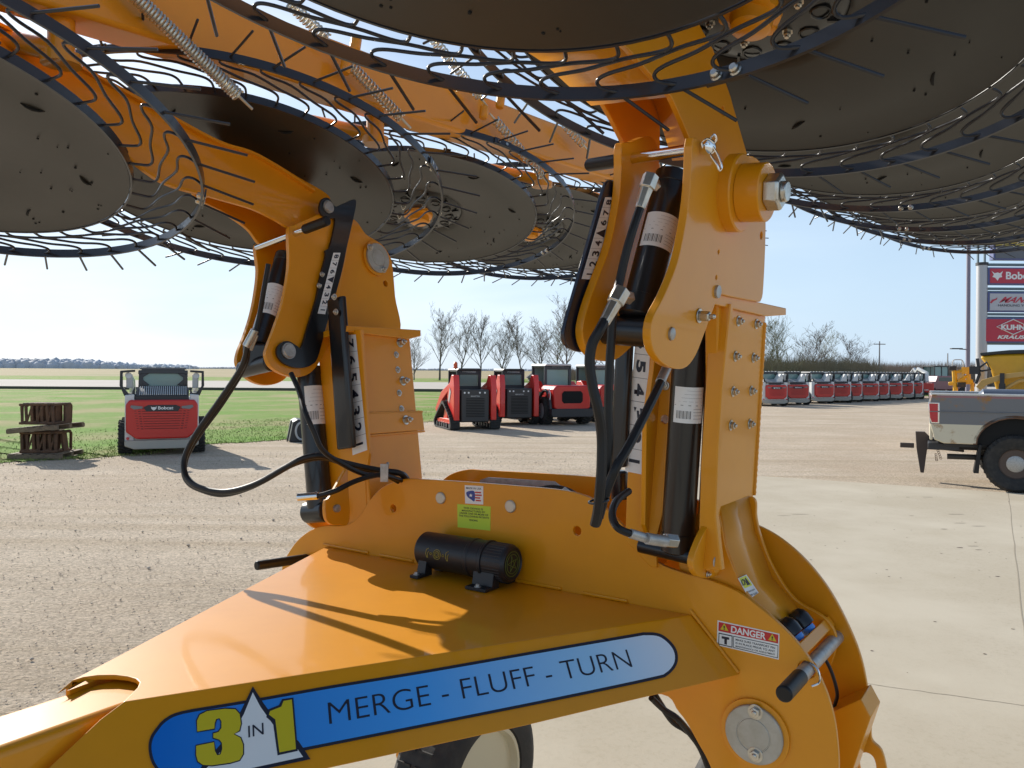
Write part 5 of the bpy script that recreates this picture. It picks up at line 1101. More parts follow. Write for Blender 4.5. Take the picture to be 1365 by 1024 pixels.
te2 = copy_tree(te); put(te2, 822, 563, 20, 'scarlet wheel loader half hidden behind the hanging hydraulic hoses', 'wheel loader', 'scarlet machines parked by the grass')
# ---- red truck-mounted pair with a white boom at the end of the row
def boom_machine():
    t = empty('crane_loader'); q = MB(); q.box((0, .9, .85), (1.5, 1.9, .75)); q.build('body', RPAINT, t, .05)
    flat_words('Bobcat', (-.35, -.055, .62), (.7, 0, 0), (0, 0, .12), WHITE, t, 'lettering', .02)
    for s in (-1, 1): wheel(t, s * .75, .5, .42, .28); wheel(t, s * .75, 1.7, .42, .28)
    q = MB(); q.box((-.2, .9, 1.6), (.8, 1.1, .8)); c = q.build('cab', mat('cab_navy', (.02, .02, .03), .4), t, .04); q = MB(); q.box((-.2, .34, 1.65), (.6, .02, .5)); q.build('rear_window', GLASSG, c)
    q = MB(); q.tube([(.3, .3, 1.3), (.25, .5, 2.0), (-.25, 1.2, 2.35), (-.4, 1.8, 1.9)], [.14, .17, .15, .12], 8); q.build('boom', WPAINT, t); return t
bm_ = boom_machine(); put(bm_, 1231, 531, -20, 'red machine with a folded white boom at the end of the loader row', 'crane loader')
def excavator_cab():
    t = empty('excavator'); q = MB(); q.box((0, 0, 1.0), (2.2, 2.2, .8)); q.build('body', WPAINT, t, .08)
    q = MB(); 
    for s in (-1, 1): q.box((s * .9, 0, .3), (.45, 2.8, .6))
    q.build('track', TYRE, t, .12)
    q = MB()
    for x in (-.65, .1, .8):
        for y in (-.8, .8): q.box((x, y, 2.0), (.08, .08, 1.3))
    q.box((.07, 0, 2.65), (1.6, 1.75, .1)); q.box((.07, 0, 1.45), (1.6, 1.75, .25)); c = q.build('cab', DGREY, t, .02)
    q = MB(); q.box((.07, -.78, 2.05), (1.4, .02, 1.1)); q.box((.07, .78, 2.05), (1.4, .02, 1.1)); q.build('window', GLASSG, c)
    q = MB(); q.tube([(-.6, 1, 1.2), (-.6, 2.2, 2.4), (-.6, 3.4, 1.4), (-.6, 3.6, .4)], [.18, .16, .13, .1], 8); q.build('boom', WPAINT, t); return t
put(excavator_cab(), 1246, 525, 10, 'small excavator with a dark glazed cab behind the end of the loader row', 'excavator')
# ---- distant parked pickup
def small_truck():
    t = empty('parked_pickup'); q = MB(); q.prism([(x, -.9, z) for x, z in ((-2.6, .5), (2.6, .5), (2.6, 1.1), (1.3, 1.15), (.7, 1.75), (-.8, 1.75), (-1.0, 1.2), (-2.6, 1.2))], (0, 1.8, 0)); q.build('body', mat('maroon_paint', (.28, .12, .13), .4, coat=.4), t, .05)
    q = MB(); q.box((-.05, -.905, 1.45), (1.3, .01, .35)); q.build('side_window', GLASS, t)
    for x in (-1.7, 1.7):
        for y in (-.85, .85): q = MB(); q.lathe((x, y, .38), (0, 1, 0), [(-.12, .38), (.12, .38)], 20); q.build('wheel', TYRE, t, .02)
    return t
put(small_truck(), 1252, 526.5, 8, 'small faded maroon pickup far off beyond the grey truck', 'pickup')
# ---- the grey and white farm pickup at the right edge
def pickup():
    t = empty('pickup_truck')       # local: +x forward, side seen is -y, rear at x=0
    TWO = bpy.data.materials.new('two_tone'); TWO.use_nodes = True; n = TWO.node_tree; b = n.nodes['Principled BSDF']; b.inputs['Roughness'].default_value = .4; b.inputs['Coat Weight'].default_value = .35
    tx = n.nodes.new('ShaderNodeTexCoord'); sp = n.nodes.new('ShaderNodeSeparateXYZ'); rp = n.nodes.new('ShaderNodeValToRGB'); rp.color_ramp.interpolation = 'CONSTANT'
    mr_ = n.nodes.new('ShaderNodeMapRange'); mr_.inputs['From Min'].default_value = .9; mr_.inputs['From Max'].default_value = 1.7
    E_ = rp.color_ramp.elements; E_[0].position = 0; E_[0].color = (.62, .56, .42, 1); E_[1].position = .30; E_[1].color = (.15, .155, .165, 1)
    for po, c in ((.88, (.28, .12, .13, 1)), (.93, (.66, .64, .62, 1))): e = E_.new(po); e.color = c
    nz = n.nodes.new('ShaderNodeTexNoise'); nz.inputs['Scale'].default_value = 2.6; nz.inputs['Detail'].default_value = 9; nz.inputs['Roughness'].default_value = .7
    rr_ = n.nodes.new('ShaderNodeMapRange'); rr_.inputs['From Min'].default_value = .57; rr_.inputs['From Max'].default_value = .68; mxx = n.nodes.new('ShaderNodeMix'); mxx.data_type = 'RGBA'; mxx.inputs[7].default_value = (.30, .14, .03, 1)
    l = n.links.new; l(tx.outputs['Object'], sp.inputs[0]); l(sp.outputs['Z'], mr_.inputs['Value']); l(mr_.outputs[0], rp.inputs[0]); l(tx.outputs['Object'], nz.inputs['Vector']); l(nz.outputs['Fac'], rr_.inputs['Value']); l(rr_.outputs[0], mxx.inputs[0]); l(rp.outputs[0], mxx.inputs[6]); l(mxx.outputs[2], b.inputs['Base Color'])
    ach = [(1.29 - .58 * math.cos(a), .80 + .47 * math.sin(a)) for a in [k * math.pi / 14 for k in range(15)]]
    q = MB()
    for y in (-.98, .94): q.prism([(x, y, z) for x, z in [(0, 1.66), (-.04, 1.45), (-.02, 1.15), (.05, .86), (.20, .80)] + [(.71, .80)] + ach[1:-1] + [(1.87, .80), (2.35, .80), (2.35, 1.66)]], (0, .04, 0))
    q.box((0.0, 0, 1.25), (.05, 1.9, .80)); q.box((2.33, 0, 1.25), (.05, 1.88, .80)); q.box((1.18, 0, 1.34), (2.3, 1.86, .05))
    q.build('bed', TWO, t, .03, seg=3)
    q = MB(); q.box((1.29, -.66, 1.05), (1.22, .5, .52)); q.build('wheel_well', BLACKDOT, t); q = MB(); q.box((1.29, .66, 1.05), (1.22, .5, .52)); q.build('wheel_well', BLACKDOT, t)
    q = MB(); q.tube([(-.02, -.985, 1.36), (2.3, -.985, 1.37)], .012, 6); q.build('bed_crease', TWO, t)
    q = MB(); q.box((1.17, -.95, 1.675), (2.38, .09, .03)); q.build('bed_rail', WPAINT, t, .008); q = MB(); q.box((1.17, .95, 1.675), (2.38, .09, .03)); q.build('bed_rail', WPAINT, t, .008)
    q = MB(); q.prism([(x, -.985, z) for x, z in ((-.045, 1.52), (.13, 1.52), (.13, 1.15), (.0, 1.15), (-.03, 1.25))], (0, .03, 0)); tl_ = q.build('tail_light_frame', CHROME, t, .006)
    q = MB(); q.prism([(x, -.992, z) for x, z in ((-.035, 1.50), (.105, 1.50), (.105, 1.17), (.01, 1.17), (-.02, 1.25))], (0, .02, 0)); q.build('lens', TAIL, tl_, .004)
    q = MB(); q.prism([(x, -.98, z) for x, z in [(1.29 - r_ * math.cos(a), .80 + (.47 if r_ < .62 else .53) * math.sin(a)) for r_, ks in ((.64, range(15)), (.58, range(14, -1, -1))) for a in [k * math.pi / 14 for k in ks]]], (0, .06, 0)); q.build('wheel_arch', RUST, t, .004)
    q = MB(); q.box((2.6, 0, .72), (5.0, .8, .14)); q.box((.2, 0, .72), (.5, 1.5, .12)); q.box((.9, -.75, .76), (1.4, .06, .06)); q.build('chassis', DGREY, t, .01)
    q = MB(); q.prism([(x, -.08, z) for x, z in ((-.26, .93), (-.10, .93), (.02, .80), (.55, .66), (.55, .58), (.0, .62), (-.06, .60), (-.11, .16), (-.17, .16), (-.24, .62))], (0, .16, 0)); q.box((-.40, 0, .66), (.24, .08, .09)); hb = q.build('hitch', mat('hitch_steel', (.06, .045, .04), .7), t, .01)
    q = MB()
    for k in range(10): q.tube([V((.12 + .02 * math.cos(a) + .012 * k * (1 if k < 5 else -.3), -.2, .60 - .035 * (k if k < 6 else 11 - k) + .018 * math.sin(a))) for a in [j * math.pi / 3 for j in range(6)]], .005, 4, closed=True)
    q.build('safety_chain', RUST, hb)
    q = MB(); q.tube([(.26, -.72, .55), (1.0, -.70, .56), (2.2, -.55, .6)], .05, 12); q.build('exhaust_pipe', mat('pipe', (.035, .028, .022), .6), t)
    q = MB(); q.prism([(x, -.98, z) for x, z in ((.74, .80), (.78, .80), (.74, .30), (.66, .30))], (0, .3, 0)); q.build('mud_flap', RUBBER, t, .005)
    for x in (1.29, 4.9):
        for s in (-1, 1):
            q = MB(); c = V((x, s * .84, .49)); ax_ = V((0, s, 0)); q.lathe(c, ax_, [(-.13, .25), (-.14, .30), (-.15, .44), (-.10, .49), (.10, .49), (.15, .44), (.14, .30), (.11, .255)], 40, closed=True)
            for k in range(34): tt = k * 2 * math.pi / 34; d = V((math.cos(tt), 0, math.sin(tt))); q.tube([c + d * .49 - ax_ * .1, c + d * .493 + ax_ * .1, c + d * .45 + ax_ * .15], .010, 4)
            w__ = q.build('wheel', TYRE, t)
            q = MB(); q.lathe(c, ax_, [(.10, .26), (.115, .25), (.08, .22), (.07, .12)], 32); q.build('rim', mat('brown_rim', (.09, .06, .045), .6), w__)
            q = MB(); q.lathe(c, ax_, [(.07, .15), (.105, .14), (.115, .11), (.118, .0)], 28); q.build('hub_cap', GALV, w__)
    q = MB(); q.prism([(x, -.96, z) for x, z in ((2.4, .72), (4.3, .72), (4.45, 1.08), (5.35, 1.08), (5.5, .72), (5.8, .72), (5.8, 1.35), (4.5, 1.42), (4.0, 2.12), (2.65, 2.15), (2.42, 1.5))], (0, 1.92, 0)); q.build('cab', TWO, t, .04)
    q = MB(); q.prism([(x, -.965, z) for x, z in ((2.7, 1.52), (4.2, 1.50), (3.9, 2.02), (2.8, 2.04))], (0, .004, 0)); q.build('side_window', GLASS, t)
    # round bale cover / tank lying in the bed
    q = MB(); q.tube([(.75, 0, 1.50), (.85, 0, 1.52), (2.35, 0, 1.52), (2.45, 0, 1.50)], [.12, .24, .24, .12], 20); q.build('toolbox', mat('toolbox_blue', (.10, .115, .15), .3, coat=.3), t)
    return t
tr = pickup(); g1 = ground(1354, 657.5); th = R(-27)
rot = Matrix.Rotation(th, 3, 'Z'); off = rot @ V((1.29, -.98, 0))
tr.location = (g1.x - off.x, g1.y - off.y, 0); tr.rotation_euler = (0, 0, th); tag(tr, 'old grey and cream farm pickup with rust spots and trailer hitch, at the right edge', 'pickup truck')
# ---- pallets of track parts by the verge
def pallet(z, name='pallet'):
    q = MB()
    for y in (-.5, 0, .5): q.box((0, y, z + .055), (1.15, .10, .085))
    for k in range(7): q.box((-.5 + .167 * k, 0, z + .11), (.11, 1.1, .02))
    for x in (-.5, 0, .5): q.box((x, 0, z + .007), (.11, 1.1, .014))
    return q
G_ = ground(62, 609)
def place(o, rz=0, z=0): o.location = (G_.x, G_.y, z); o.rotation_euler = (0, 0, R(rz)); return o
q = pallet(0); o = q.build('pallet', WOOD, None, .004); place(o, 4); tag(o, 'weathered wooden pallet on the gravel under the rusty rings, bottom of the stack', 'pallet', 'two wooden pallets in the stack')
q = pallet(0); o = q.build('pallet', WOOD, None, .004); place(o, -3, .60); o.rotation_euler = (0, R(-5), R(-3)); tag(o, 'weathered wooden pallet tilted on top of the lower rusty rings', 'pallet', 'two wooden pallets in the stack')
rgg = random.Random(3)
def rings(z):
    q = MB()
    for k in range(7):
        x = -.36 + .12 * k; P = [(x + rgg.uniform(-.015, .015), y, z + zz) for y, zz in ((-.33, .03), (-.35, .40), (-.28, .45), (.28, .45), (.35, .40), (.33, .03))]
        q.tube(P, .036, 6, closed=True); q.box((x, -.2 + .4 * rgg.random(), z + .22), (.05, .22, .40), Matrix.Rotation(rgg.uniform(-.2, .2), 3, 'Y'))
        if k < 6: q.tube([(x, -.34, z + .04), (x + .12, -.35, z + .40 if k % 2 else z + .08)], .022, 5)
    q.tube([(-.40, -.35, z + .44), (.40, -.34, z + .46)], .03, 6); q.tube([(-.40, -.35, z + .03), (.40, -.35, z + .03)], .03, 6)
    return q
q = rings(0); o = q.build('steel_track_link', RUST); place(o, 3, .12); tag(o, 'rusty steel tracks standing in a bundle between the two pallets', 'steel tracks', 'rusty bundles on pallets')
q = rings(0); o = q.build('steel_track_link', RUST); place(o, -4, .75); tag(o, 'rusty steel tracks standing in a bundle on the upper pallet', 'steel tracks', 'rusty bundles on pallets')
# ---- attachment lying at the grass edge behind the left cylinder
t = empty('loader_attachment', tuple(ground(402, 588)), R(20)); q = MB(); q.prism([(x, -.2, z) for x, z in ((-.35, 0), (.6, 0), (.6, .5), (-.12, .62), (-.25, .55))], (0, 1.0, 0)); q.build('bucket_shell', DGREY, t, .02)
q = MB(); q.tube([(-.02 + .16 * math.cos(a), -.23, .30 + .24 * math.sin(a)) for a in [k * math.pi / 10 for k in range(20)]], .03, 6, closed=True); q.build('bucket_hoop', LGREY, t); q = MB(); q.tube([(-.40, -.1, 0), (-.28, -.1, .6)], .02, 5); q.build('bucket_prop', DGREY, t)
tag(t, 'black and grey loader attachment standing at the grass edge behind the cylinder', 'attachment')
# ---- dealer sign on its pylon
def dealer_sign():
    Y0 = 24.0; b = atY(1308, 500, Y0); t = empty('dealer_sign', (b.x, Y0, 0)); px2m = Y0 / FPX
    def X(px): return (px - 1308) * px2m
    def Zz(py, px=1308): return atY(px, py, Y0).z
    q = MB(); q.lathe((0, 0, 0), (0, 0, 1), [(0, .15), (Zz(354), .15)], 24); q.build('post', mat('post_grey', (.46, .46, .47), .45, metal=.3), t); q = MB(); q.lathe((X(1480), 0, 0), (0, 0, 1), [(0, .15), (Zz(354), .15)], 24); q.build('post', mat('post_grey', (.46, .46, .47), .45, metal=.3), t)
    q = MB(); q.lathe((0, 0, Zz(354)), (0, 0, 1), [(0, .17), (.08, .17), (.09, .1)], 24); q.build('post_cap', DGREY, t)
    
    fm = mat('frame_blue', (.13, .19, .22), .45)
    q = MB()
    for py in (353, 385, 419, 458): 
        q.box((X(1396), 0, Zz(py)), (7.7 / 2 + .2, .12, .07))
    for py in (359, 389, 423): q.box((X(1396), 0, Zz(py) + .0), (7.7 / 2 + .2, .10, .05))
    for px in (1303, 1312): q.box((X(px), .02, (Zz(318) + Zz(458)) / 2), (.05, .05, Zz(318) - Zz(458)))
    q.build('frame', fm, t)
    def panel(x0, y0, y1, m, back, th=.22, x1=1478):
        q = MB(); q.box(((X(x0) + X(x1)) / 2, -.02, (Zz(y0) + Zz(y1)) / 2), (X(x1) - X(x0), th, abs(Zz(y0) - Zz(y1)))); bx = q.build('sign_box', back, t, .01)
        q = MB(); q.box(((X(x0) + X(x1)) / 2, -.02 - th / 2, (Zz(y0) + Zz(y1)) / 2), (X(x1) - X(x0) - .10, .02, abs(Zz(y0) - Zz(y1)) - .08)); q.build('sign_face', m, bx); return bx
    SB = mat('sign_blue_edge', (.10, .12, .28), .5); yf = -.145
    redf = mat('sign_red', (.52, .03, .06), .4); gyf = mat('sign_pale', (.50, .50, .53), .4)
    a = panel(1320, 320, 347, mat('sign_slate', (.13, .14, .16), .5), SB)
    q = MB(); q.box(((X(1320) + X(1478)) / 2, -.15, Zz(325)), (X(1478) - X(1324), .02, .16)); q.build('sign_stripe', mat('sign_yellow', (.62, .50, .08), .5), a)
    q = MB(); q.box(((X(1320) + X(1478)) / 2, -.15, Zz(314)), (X(1478) - X(1320), .2, .45)); q.build('sign_top', gyf, a)
    a = panel(1313, 357, 380, redf, SB)
    flat_words('Bobcat', (X(1336), yf, Zz(373)), (X(1376) - X(1336), 0, 0), (0, 0, Zz(363) - Zz(373)), WHITE, a, 'lettering', .03)
    q = MB(); q.prism([(X(x), yf - .004, Zz(y)) for x, y in ((1317, 362), (1321, 365), (1325, 364), (1328, 365), (1332, 362), (1330, 367), (1331, 370), (1327, 371), (1325, 375), (1322, 371), (1318, 370), (1320, 367))], (0, .006, 0)); q.build('sign_mark', WHITE, a)
    a = panel(1313, 390, 416, gyf, SB)
    flat_words('MANITOU', (X(1327), yf, Zz(404)), (X(1392) - X(1327), 0, 0), (.18, 0, Zz(396) - Zz(404)), redf, a, 'lettering', .03)
    flat_words('HANDLING YOUR WORLD', (X(1326), yf, Zz(409)), (X(1394) - X(1326), 0, 0), (0, 0, Zz(406) - Zz(409)), INK, a, 'lettering', .01)
    q = MB(); q.prism([(X(x), yf - .004, Zz(y)) for x, y in ((1315, 404), (1318, 400), (1322, 399), (1325, 397), (1324, 400), (1320, 402), (1317, 405))], (0, .006, 0)); q.build('sign_mark', redf, a)
    a = panel(1307, 424, 457, redf, SB)
    flat_words('KUHN', (X(1330), yf, Zz(440)), (X(1362) - X(1330), 0, 0), (0, 0, Zz(433) - Zz(440)), WHITE, a, 'lettering', .05)
    flat_words('KRAUSE', (X(1325), yf, Zz(452)), (X(1366) - X(1325), 0, 0), (.06, 0, Zz(447) - Zz(452)), WHITE, a, 'lettering', .04)
    q = MB(); q.tube([(X(1324), yf - .01, Zz(436)), (X(1346), yf - .01, Zz(426)), (X(1368), yf - .01, Zz(436)), (X(1346), yf - .01, Zz(446))], .018, 4, closed=True); q.build('sign_diamond', WHITE, a)
    tag(t, 'tall pylon of stacked red and pale dealer signs on a round grey post', 'sign'); return t
dealer_sign()
# floodlight pole next to it
t = empty('light_pole', (atY(1290, 500, 28).x, 28, 0), 0); hh = 9.0; g = t.location
q = MB(); q.lathe((0, 0, 0), (0, 0, 1), [(0, .075), (hh, .06)], 14); q.build('pole', mat('pole_mauve', (.24, .22, .27), .5), t)
q = MB(); q.tube([(0, 0, atY(1290, 466, g.y).z), (-.3, 0, atY(1290, 465.5, g.y).z)], .02, 6); q.box((-.40, 0, atY(1290, 465, g.y).z), (.38, .15, .04)); q.build('lamp_arm', DGREY, t, .01); tag(t, 'tall thin mauve pole with a short lamp arm beside the dealer sign', 'light pole')
for px, py, top_, lab in ((1172, 523, 455, 'thin utility pole among the bushes beyond the loader row'), (1263, 521, 471, 'thin pale pole standing right of the excavator')):
    g = ground(px, py); t = empty('utility_pole', (g.x, g.y, 0)); q = MB(); zt = atY(px, top_, g.y).z; q.lathe((0, 0, 0), (0, 0, 1), [(0, .10), (zt, .06)], 8); q.build('pole', mat('pole_grey', (.3, .29, .28), .7), t)
    q = MB(); q.box((0, 0, zt - .3), (1.2, .08, .08)); q.build('crossarm', WOOD, t) if px < 1200 else q.bm.free(); tag(t, lab, 'pole')
# ---- yellow implements behind the truck
def wagon():
    Y0 = 20.5; b = atY(1365, 500, Y0); az_ = math.atan2(b.x, Y0); t = empty('grain_wagon', (b.x, Y0, 0), -az_); s = Y0 / FPX * math.cos(az_)
    def X(px): return (px - 1365) * s
    def Zz(py): return atY(1340, py, Y0).z
    q = MB(); q.prism([(X(x), 0, Zz(y)) for x, y in ((1304, 475), (1330, 472), (1420, 470), (1440, 494), (1420, 530), (1330, 530), (1320, 494))], (0, 2.6, 0)); q.build('tank', YEL, t, .06)
    q = MB(); q.prism([(X(x), -.05, Zz(y)) for x, y in ((1306, 474), (1304, 470), (1345, 466.5), (1420, 465), (1420, 470), (1330, 472))], (0, 2.7, 0)); q.build('tarp', mat('tarp_black', (.03, .035, .035), .6), t, .02)
    q = MB(); q.prism([(X(x), -.35, Zz(y)) for x, y in ((1300, 516), (1308, 507), (1335, 499), (1400, 491), (1400, 497), (1340, 505), (1316, 513), (1306, 520))], (0, .16, 0)); q.tube([(X(1340), -.3, Zz(518)), (X(1358), -.3, Zz(508)), (X(1400), -.3, Zz(500))], .05, 6); q.build('auger_boom', mat('tan_boom', (.52, .33, .10), .5), t, .01)
    q = MB(); q.tube([(X(1302), -.4, Zz(478)), (X(1305), -.4, Zz(500)), (X(1300), -.4, Zz(512))], .04, 6); q.tube([(X(1303), -.4, Zz(492)), (X(1315), -.4, Zz(483)), (X(1320), -.4, Zz(493)), (X(1308), -.4, Zz(495))], .03, 6, closed=True); q.box((X(1298), -.4, Zz(494)), (.22, .2, .2)); q.build('hydraulic_block', DGREY, t)
    q = MB(); q.box((X(1336), -.35, Zz(508)), (.1, .12, .4)); q.box((X(1336), -.3, Zz(515)), (.14, .2, .14)); q.build('support_leg', DGREY, t)
    for x in (1345, 1410):
        q = MB(); q.lathe((X(x), -.2, .75), (0, 1, 0), [(-.2, .45), (-.22, .7), (-.15, .75), (.15, .75), (.22, .7), (.2, .45)], 30, closed=True); w__ = q.build('wheel', TYRE, t); q = MB(); q.lathe((X(x), -.2, .75), (0, -1, 0), [(-.1, .46), (.15, .46), (.1, .1), (.14, 0)], 24); q.build('rim', YEL, w__)
    q = MB(); q.box((X(1390), 1.2, 1.2), (3.2, 1.6, .14)); q.box((X(1330), .6, .95), (2.6, .14, .14)); q.build('chassis', YEL, t, .01)
    tag(t, 'big yellow grain wagon with black tarp showing over the truck bed', 'grain wagon')
wagon()
def planter():
    Y0 = 23.5; b = atY(1285, 500, Y0); az_ = math.atan2(b.x, Y0); t = empty('yellow_implement', (b.x, Y0, 0), -az_); s = Y0 / FPX * math.cos(az_)
    def X(px): return (px - 1285) * s
    def Zz(py): return atY(1285, py, Y0).z
    q = MB()
    for (x0, y0, x1, y1, r) in ((1265, 512, 1297, 508, .06), (1272, 494, 1274, 522, .07), (1290, 490, 1292, 512, .06), (1274, 496, 1292, 492, .05), (1278, 508, 1292, 500, .05), (1264, 512, 1276, 512, .05)): q.tube([(X(x0), 0, Zz(y0)), (X(x1), 0, Zz(y1))], r, 6)
    q.box((X(1288), 0, Zz(494)), (.24, .2, .2)); q.box((X(1286), .1, Zz(509)), (.35, .3, .14))
    q.tube([(X(1273), 0, Zz(520)), (X(1273), 0, .05)], .06, 6); q.tube([(X(1296), 0.1, Zz(510)), (X(1296), .1, .05)], .06, 6); q.build('frame', YEL, t, .005)
    q = MB(); q.box((X(1270), 0, Zz(491)), (.19, .2, .12)); q.box((X(1282), 0, Zz(513)), (.22, .2, .14)); q.build('counterweight', DGREY, t, .01)
    q = MB(); q.box((X(1279), .3, Zz(500)), (.24, .2, .30)); q.build('tank', LGREY, t, .05)
    q = MB(); q.tube(catmull([V((X(1269), .2, Zz(492))), V((X(1270), .2, Zz(481))), V((X(1276), .2, Zz(479.5))), V((X(1283), .2, Zz(481))), V((X(1284), .2, Zz(492)))], 4), .015, 5); q.build('guard_rail', LGREY, t)
    tag(t, 'yellow steel implement with grey tank standing left of the grain wagon', 'implement')
planter()
# ---- far barn roof among the trees
g = ground(728, 504); t = empty('barn', (atY(726, 495, 150).x, 150, 0)); k_ = 150 / FPX
q = MB(); w1 = 25 * k_; q._f([(-w1, -4, .6), (w1, -4, .6), (w1, 8, .6), (-w1, 8, .6), (-.3 * w1, 2, 2.6), (.25 * w1, 2, 2.6)], [(0, 1, 5, 4), (1, 2, 5), (2, 3, 4, 5), (3, 0, 4), (0, 3, 2, 1)]); q.build('roof', mat('roof_thatch', (.13, .115, .10), .9), t)
q = MB(); q.box((0, 2, .3), (2 * w1 - 1, 11, .6)); q.build('wall', mat('barn_wall', (.2, .17, .15), .9), t); tag(t, 'low grey hipped barn roof among the bare trees behind the wheel loaders', 'barn')
t2 = copy_tree(t); t2.location.x = atY(800, 495, 140).x; t2.location.y = 140; t2['label'] = 'low grey barn roof half hidden behind the orange bracket and hoses'
# ---- bare trees
BARK = mat('bark', (.115, .095, .08), .9); TWIG = mat('twig', (.19, .155, .13), .9)
def bare_tree(seed, h, spread=.36, lean=0, dens=1.0, low=.28, tw=None, column=False):
    rg = random.Random(seed); qt = MB(); qc = MB()
    def limb(p, d, L, r, depth, q):
        n = 4; pts = [p]; rr = [r]
        for i in range(n):
            d = (d + V((rg.gauss(0, .12), rg.gauss(0, .12), rg.gauss(.04, .06)))).normalized(); p = p + d * L / n; pts.append(p); rr.append(max(r * (1 - .55 * (i + 1) / n), .015))
        q.tube(pts, rr, 5 if depth < 2 else 3, caps=False)
        if depth >= 4 or L < .35: return
        for j in range(int((3.5 if depth > 0 else 5) * dens + rg.random())):
            k = rg.randint(1, n); b = pts[k]; ang = rg.uniform(0, 6.28); sp = spread * rg.uniform(.7, 1.6) * (1.5 if column and depth else 1); side_ = V((math.cos(ang), math.sin(ang), 0))
            nd = (d * 1.0 + side_ * sp * 1.6 + V((0, 0, .15))).normalized(); limb(b, nd, L * rg.uniform(.48, .72), rr[k] * .62, depth + 1, qc)
    top_ = []
    p = V((0, 0, -.1)); d = V((lean, 0, 1)).normalized(); n = 12; pts = [p]; rr = [h * .016]
    for i in range(n): d = (d + V((rg.gauss(0, .05), rg.gauss(0, .05), .05))).normalized(); p = p + d * (h * .86 / n); pts.append(p); rr.append(max(h * .016 * (1 - (i + 1) / (n + 1)), .03))
    qt.tube(pts, rr, 7)
    for i in range(int(n * low), n + 1):
        for j in range(int(2.6 * dens + rg.random())):
            ang = rg.uniform(0, 6.28); f = 1 - i / (n + 2); sd_ = V((math.cos(ang), math.sin(ang), 0)); nd = (sd_ * (spread * 2.1) + V((0, 0, .75 + .6 * i / n))).normalized()
            limb(pts[i], nd, h * (.18 + .26 * f) * rg.uniform(.7, 1.1), rr[i] * .5, 1, qc)
    t = empty('bare_tree'); qt.build('trunk', BARK, t); qc.build('crown', tw or TWIG, t); return t
TT = [bare_tree(21, 10, .34, dens=.85), bare_tree(5, 10, .26, low=.3, dens=.85), bare_tree(33, 10, .42, low=.22, dens=.88), bare_tree(8, 10, .5, lean=.08, low=.2, dens=.8, tw=mat('twig_green', (.19, .18, .10), .9))]
used_ = set()
def plant(kind, px, ybase, ytop, Y, lab, grp, rz=0, wx=1.0):
    src = TT[kind]; o = src if kind not in used_ else copy_tree(src); used_.add(kind)
    b = atY(px, ybase, Y); tp = atY(px, ytop, Y).z; s = (tp - 0) / 10.4; o.location = (b.x, Y, 0); o.scale = (s * wx, s * wx, s); o.rotation_euler = (0, 0, rz); tag(o, lab, 'tree', grp)
G1 = 'bare trees across the field'
plant(0, 586, 497, 420, 150, 'bare tree just right of the left orange mast, leftmost free-standing one', G1, 0, 1.06)
plant(1, 613, 497, 428, 152, 'slim bare tree above the orange beacon of the track loader', G1, 1, 1.06)
plant(1, 640, 497, 428, 154, 'bare tree above the gap between the track loader and skid loader', G1, 3, 1.06)
plant(2, 668, 497, 427, 150, 'broad bare tree above the scarlet skid loader cab', G1, 2, 1.00)
plant(1, 697, 497, 434, 158, 'slim bare tree left of the barn roof', G1, 5, 1.00)
plant(2, 722, 497, 434, 165, 'dense bare tree standing over the left slope of the barn roof', G1, .5, 1.12)
plant(3, 742, 497, 430, 168, 'dense bare tree standing over the right slope of the barn roof', G1, 4, 1.00)
plant(0, 757, 497, 408, 120, 'tallest bare tree, beside the black index lever end', G1, 2.2, 1.00)
plant(2, 552, 497, 450, 150, 'bare tree partly hidden behind the left orange mast', G1, 4, 1.00)
plant(1, 790, 497, 440, 160, 'bare tree glimpsed between the orange bracket and the hoses', G1, .7, 1.12)
plant(0, 812, 497, 445, 170, 'bare tree glimpsed through the hoses behind the wheel loader', G1, 1.7, 1.12)
G2 = 'bare trees behind the loader row'
plant(3, 1043, 503, 425, 75, 'tall spreading bare tree rising right of the right orange mast', G2, 1, .95)
plant(2, 1075, 503, 440, 80, 'gnarled greenish bare tree behind the second loader of the row', G2, 2, 1.1)
plant(3, 1100, 503, 446, 84, 'leaning bare tree behind the third loader of the row', G2, 3.4, 1.0)
plant(2, 1145, 503, 452, 84, 'rounded bare tree standing alone above the middle of the row', G2, 5, 1.1)
plant(3, 1018, 503, 432, 82, 'bare tree half hidden behind the right orange mast', G2, 5, .9)
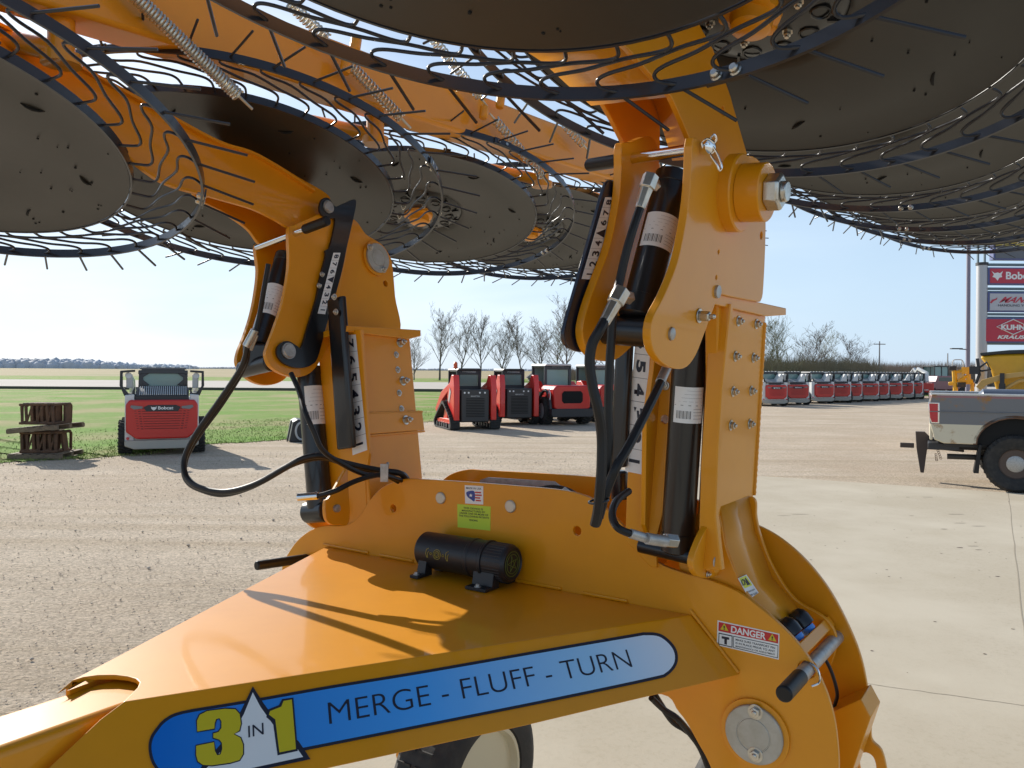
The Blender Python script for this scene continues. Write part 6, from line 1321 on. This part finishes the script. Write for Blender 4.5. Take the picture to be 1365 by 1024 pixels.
# brush and shelter belts: nobody could count these
def brush(name, a, b, depth, h, n, m, seed, hv=.4, wd=.05):
    rg = random.Random(seed); q = MB(); a, b = V(a), V(b)
    for k in range(n):
        t = rg.random(); p = a + (b - a) * t; p = V((p.x + rg.uniform(-1, 1) * depth * .3, p.y + rg.uniform(0, depth), 0)); hh_ = h * (1 - hv * rg.random()) * (.8 + .2 * math.sin(t * 37 + seed) * math.sin(t * 11))
        x0 = V((rg.gauss(0, .12), rg.gauss(0, .1), 1)).normalized(); 
        for j in range(3):
            d = (x0 + V((rg.gauss(0, .3), rg.gauss(0, .2), 0))).normalized(); s = p + x0 * hh_ * .25 * j; e = s + d * hh_ * (1 - .25 * j); wv = V((wd, 0, 0)) * (1 - .2 * j)
            q._f([s - wv, s + wv, e], [(0, 1, 2)])
    o = q.build(name, m, None, 0, 180); tag(o, kind='stuff'); return o
def gx(px, Y): return (atY(px, 495, Y).x, Y, 0)
brush('brush', gx(1000, 72), gx(1175, 80), 6, 4.3, 7000, mat('brush_green', (.23, .195, .125), .95), 3, wd=.04)
brush('brush', gx(1160, 120), gx(1330, 120), 8, 4.3, 5200, mat('brush_tan', (.30, .235, .18), .95), 6, .25, wd=.05)
brush('brush', gx(740, 170), gx(1010, 120), 8, 3.2, 2600, mat('brush_tan'  , (.30, .235, .18), .95), 9, .5, wd=.06)
FARW = mat('far_wood', (.62, .66, .72), 1.0, var=(.01, (.52, .52, .53), .4, .6))  # distance haze painted into the albedo: pale bluish, lifts the backlit faces
def farwood(x0, x1, Y, h, seed):
    rg = random.Random(seed); q = MB()
    for k in range(int((x1 - x0) * 3)):
        px = rg.uniform(x0, x1); c = V((atY(px, 489, Y).x, Y + rg.uniform(0, 60), 0)); env = .55 + .45 * math.sin((px - x0) / (x1 - x0) * math.pi) ** .5; r_ = h * rg.uniform(.28, .5) * env; zc = h * env * rg.uniform(.3, .75)
        vs = [c + V((r_ * 1.5 * a + rg.gauss(0, r_ * .15), r_ * b, zc + r_ * cc + rg.gauss(0, r_ * .12))) for a, b, cc in ((1, 0, 0), (.5, -.8, .1), (-.5, -.8, -.1), (-1, 0, 0), (0, 0, 1), (.5, -.2, .75), (-.55, -.2, .7))]; vs += [V((v.x, v.y, 0)) for v in vs[:4]]
        q._f(vs, [(0, 1, 5), (1, 2, 6, 5), (2, 3, 6), (5, 6, 4), (0, 7, 8, 1), (1, 8, 9, 2), (2, 9, 10, 3), (0, 5, 4), (3, 4, 6)])
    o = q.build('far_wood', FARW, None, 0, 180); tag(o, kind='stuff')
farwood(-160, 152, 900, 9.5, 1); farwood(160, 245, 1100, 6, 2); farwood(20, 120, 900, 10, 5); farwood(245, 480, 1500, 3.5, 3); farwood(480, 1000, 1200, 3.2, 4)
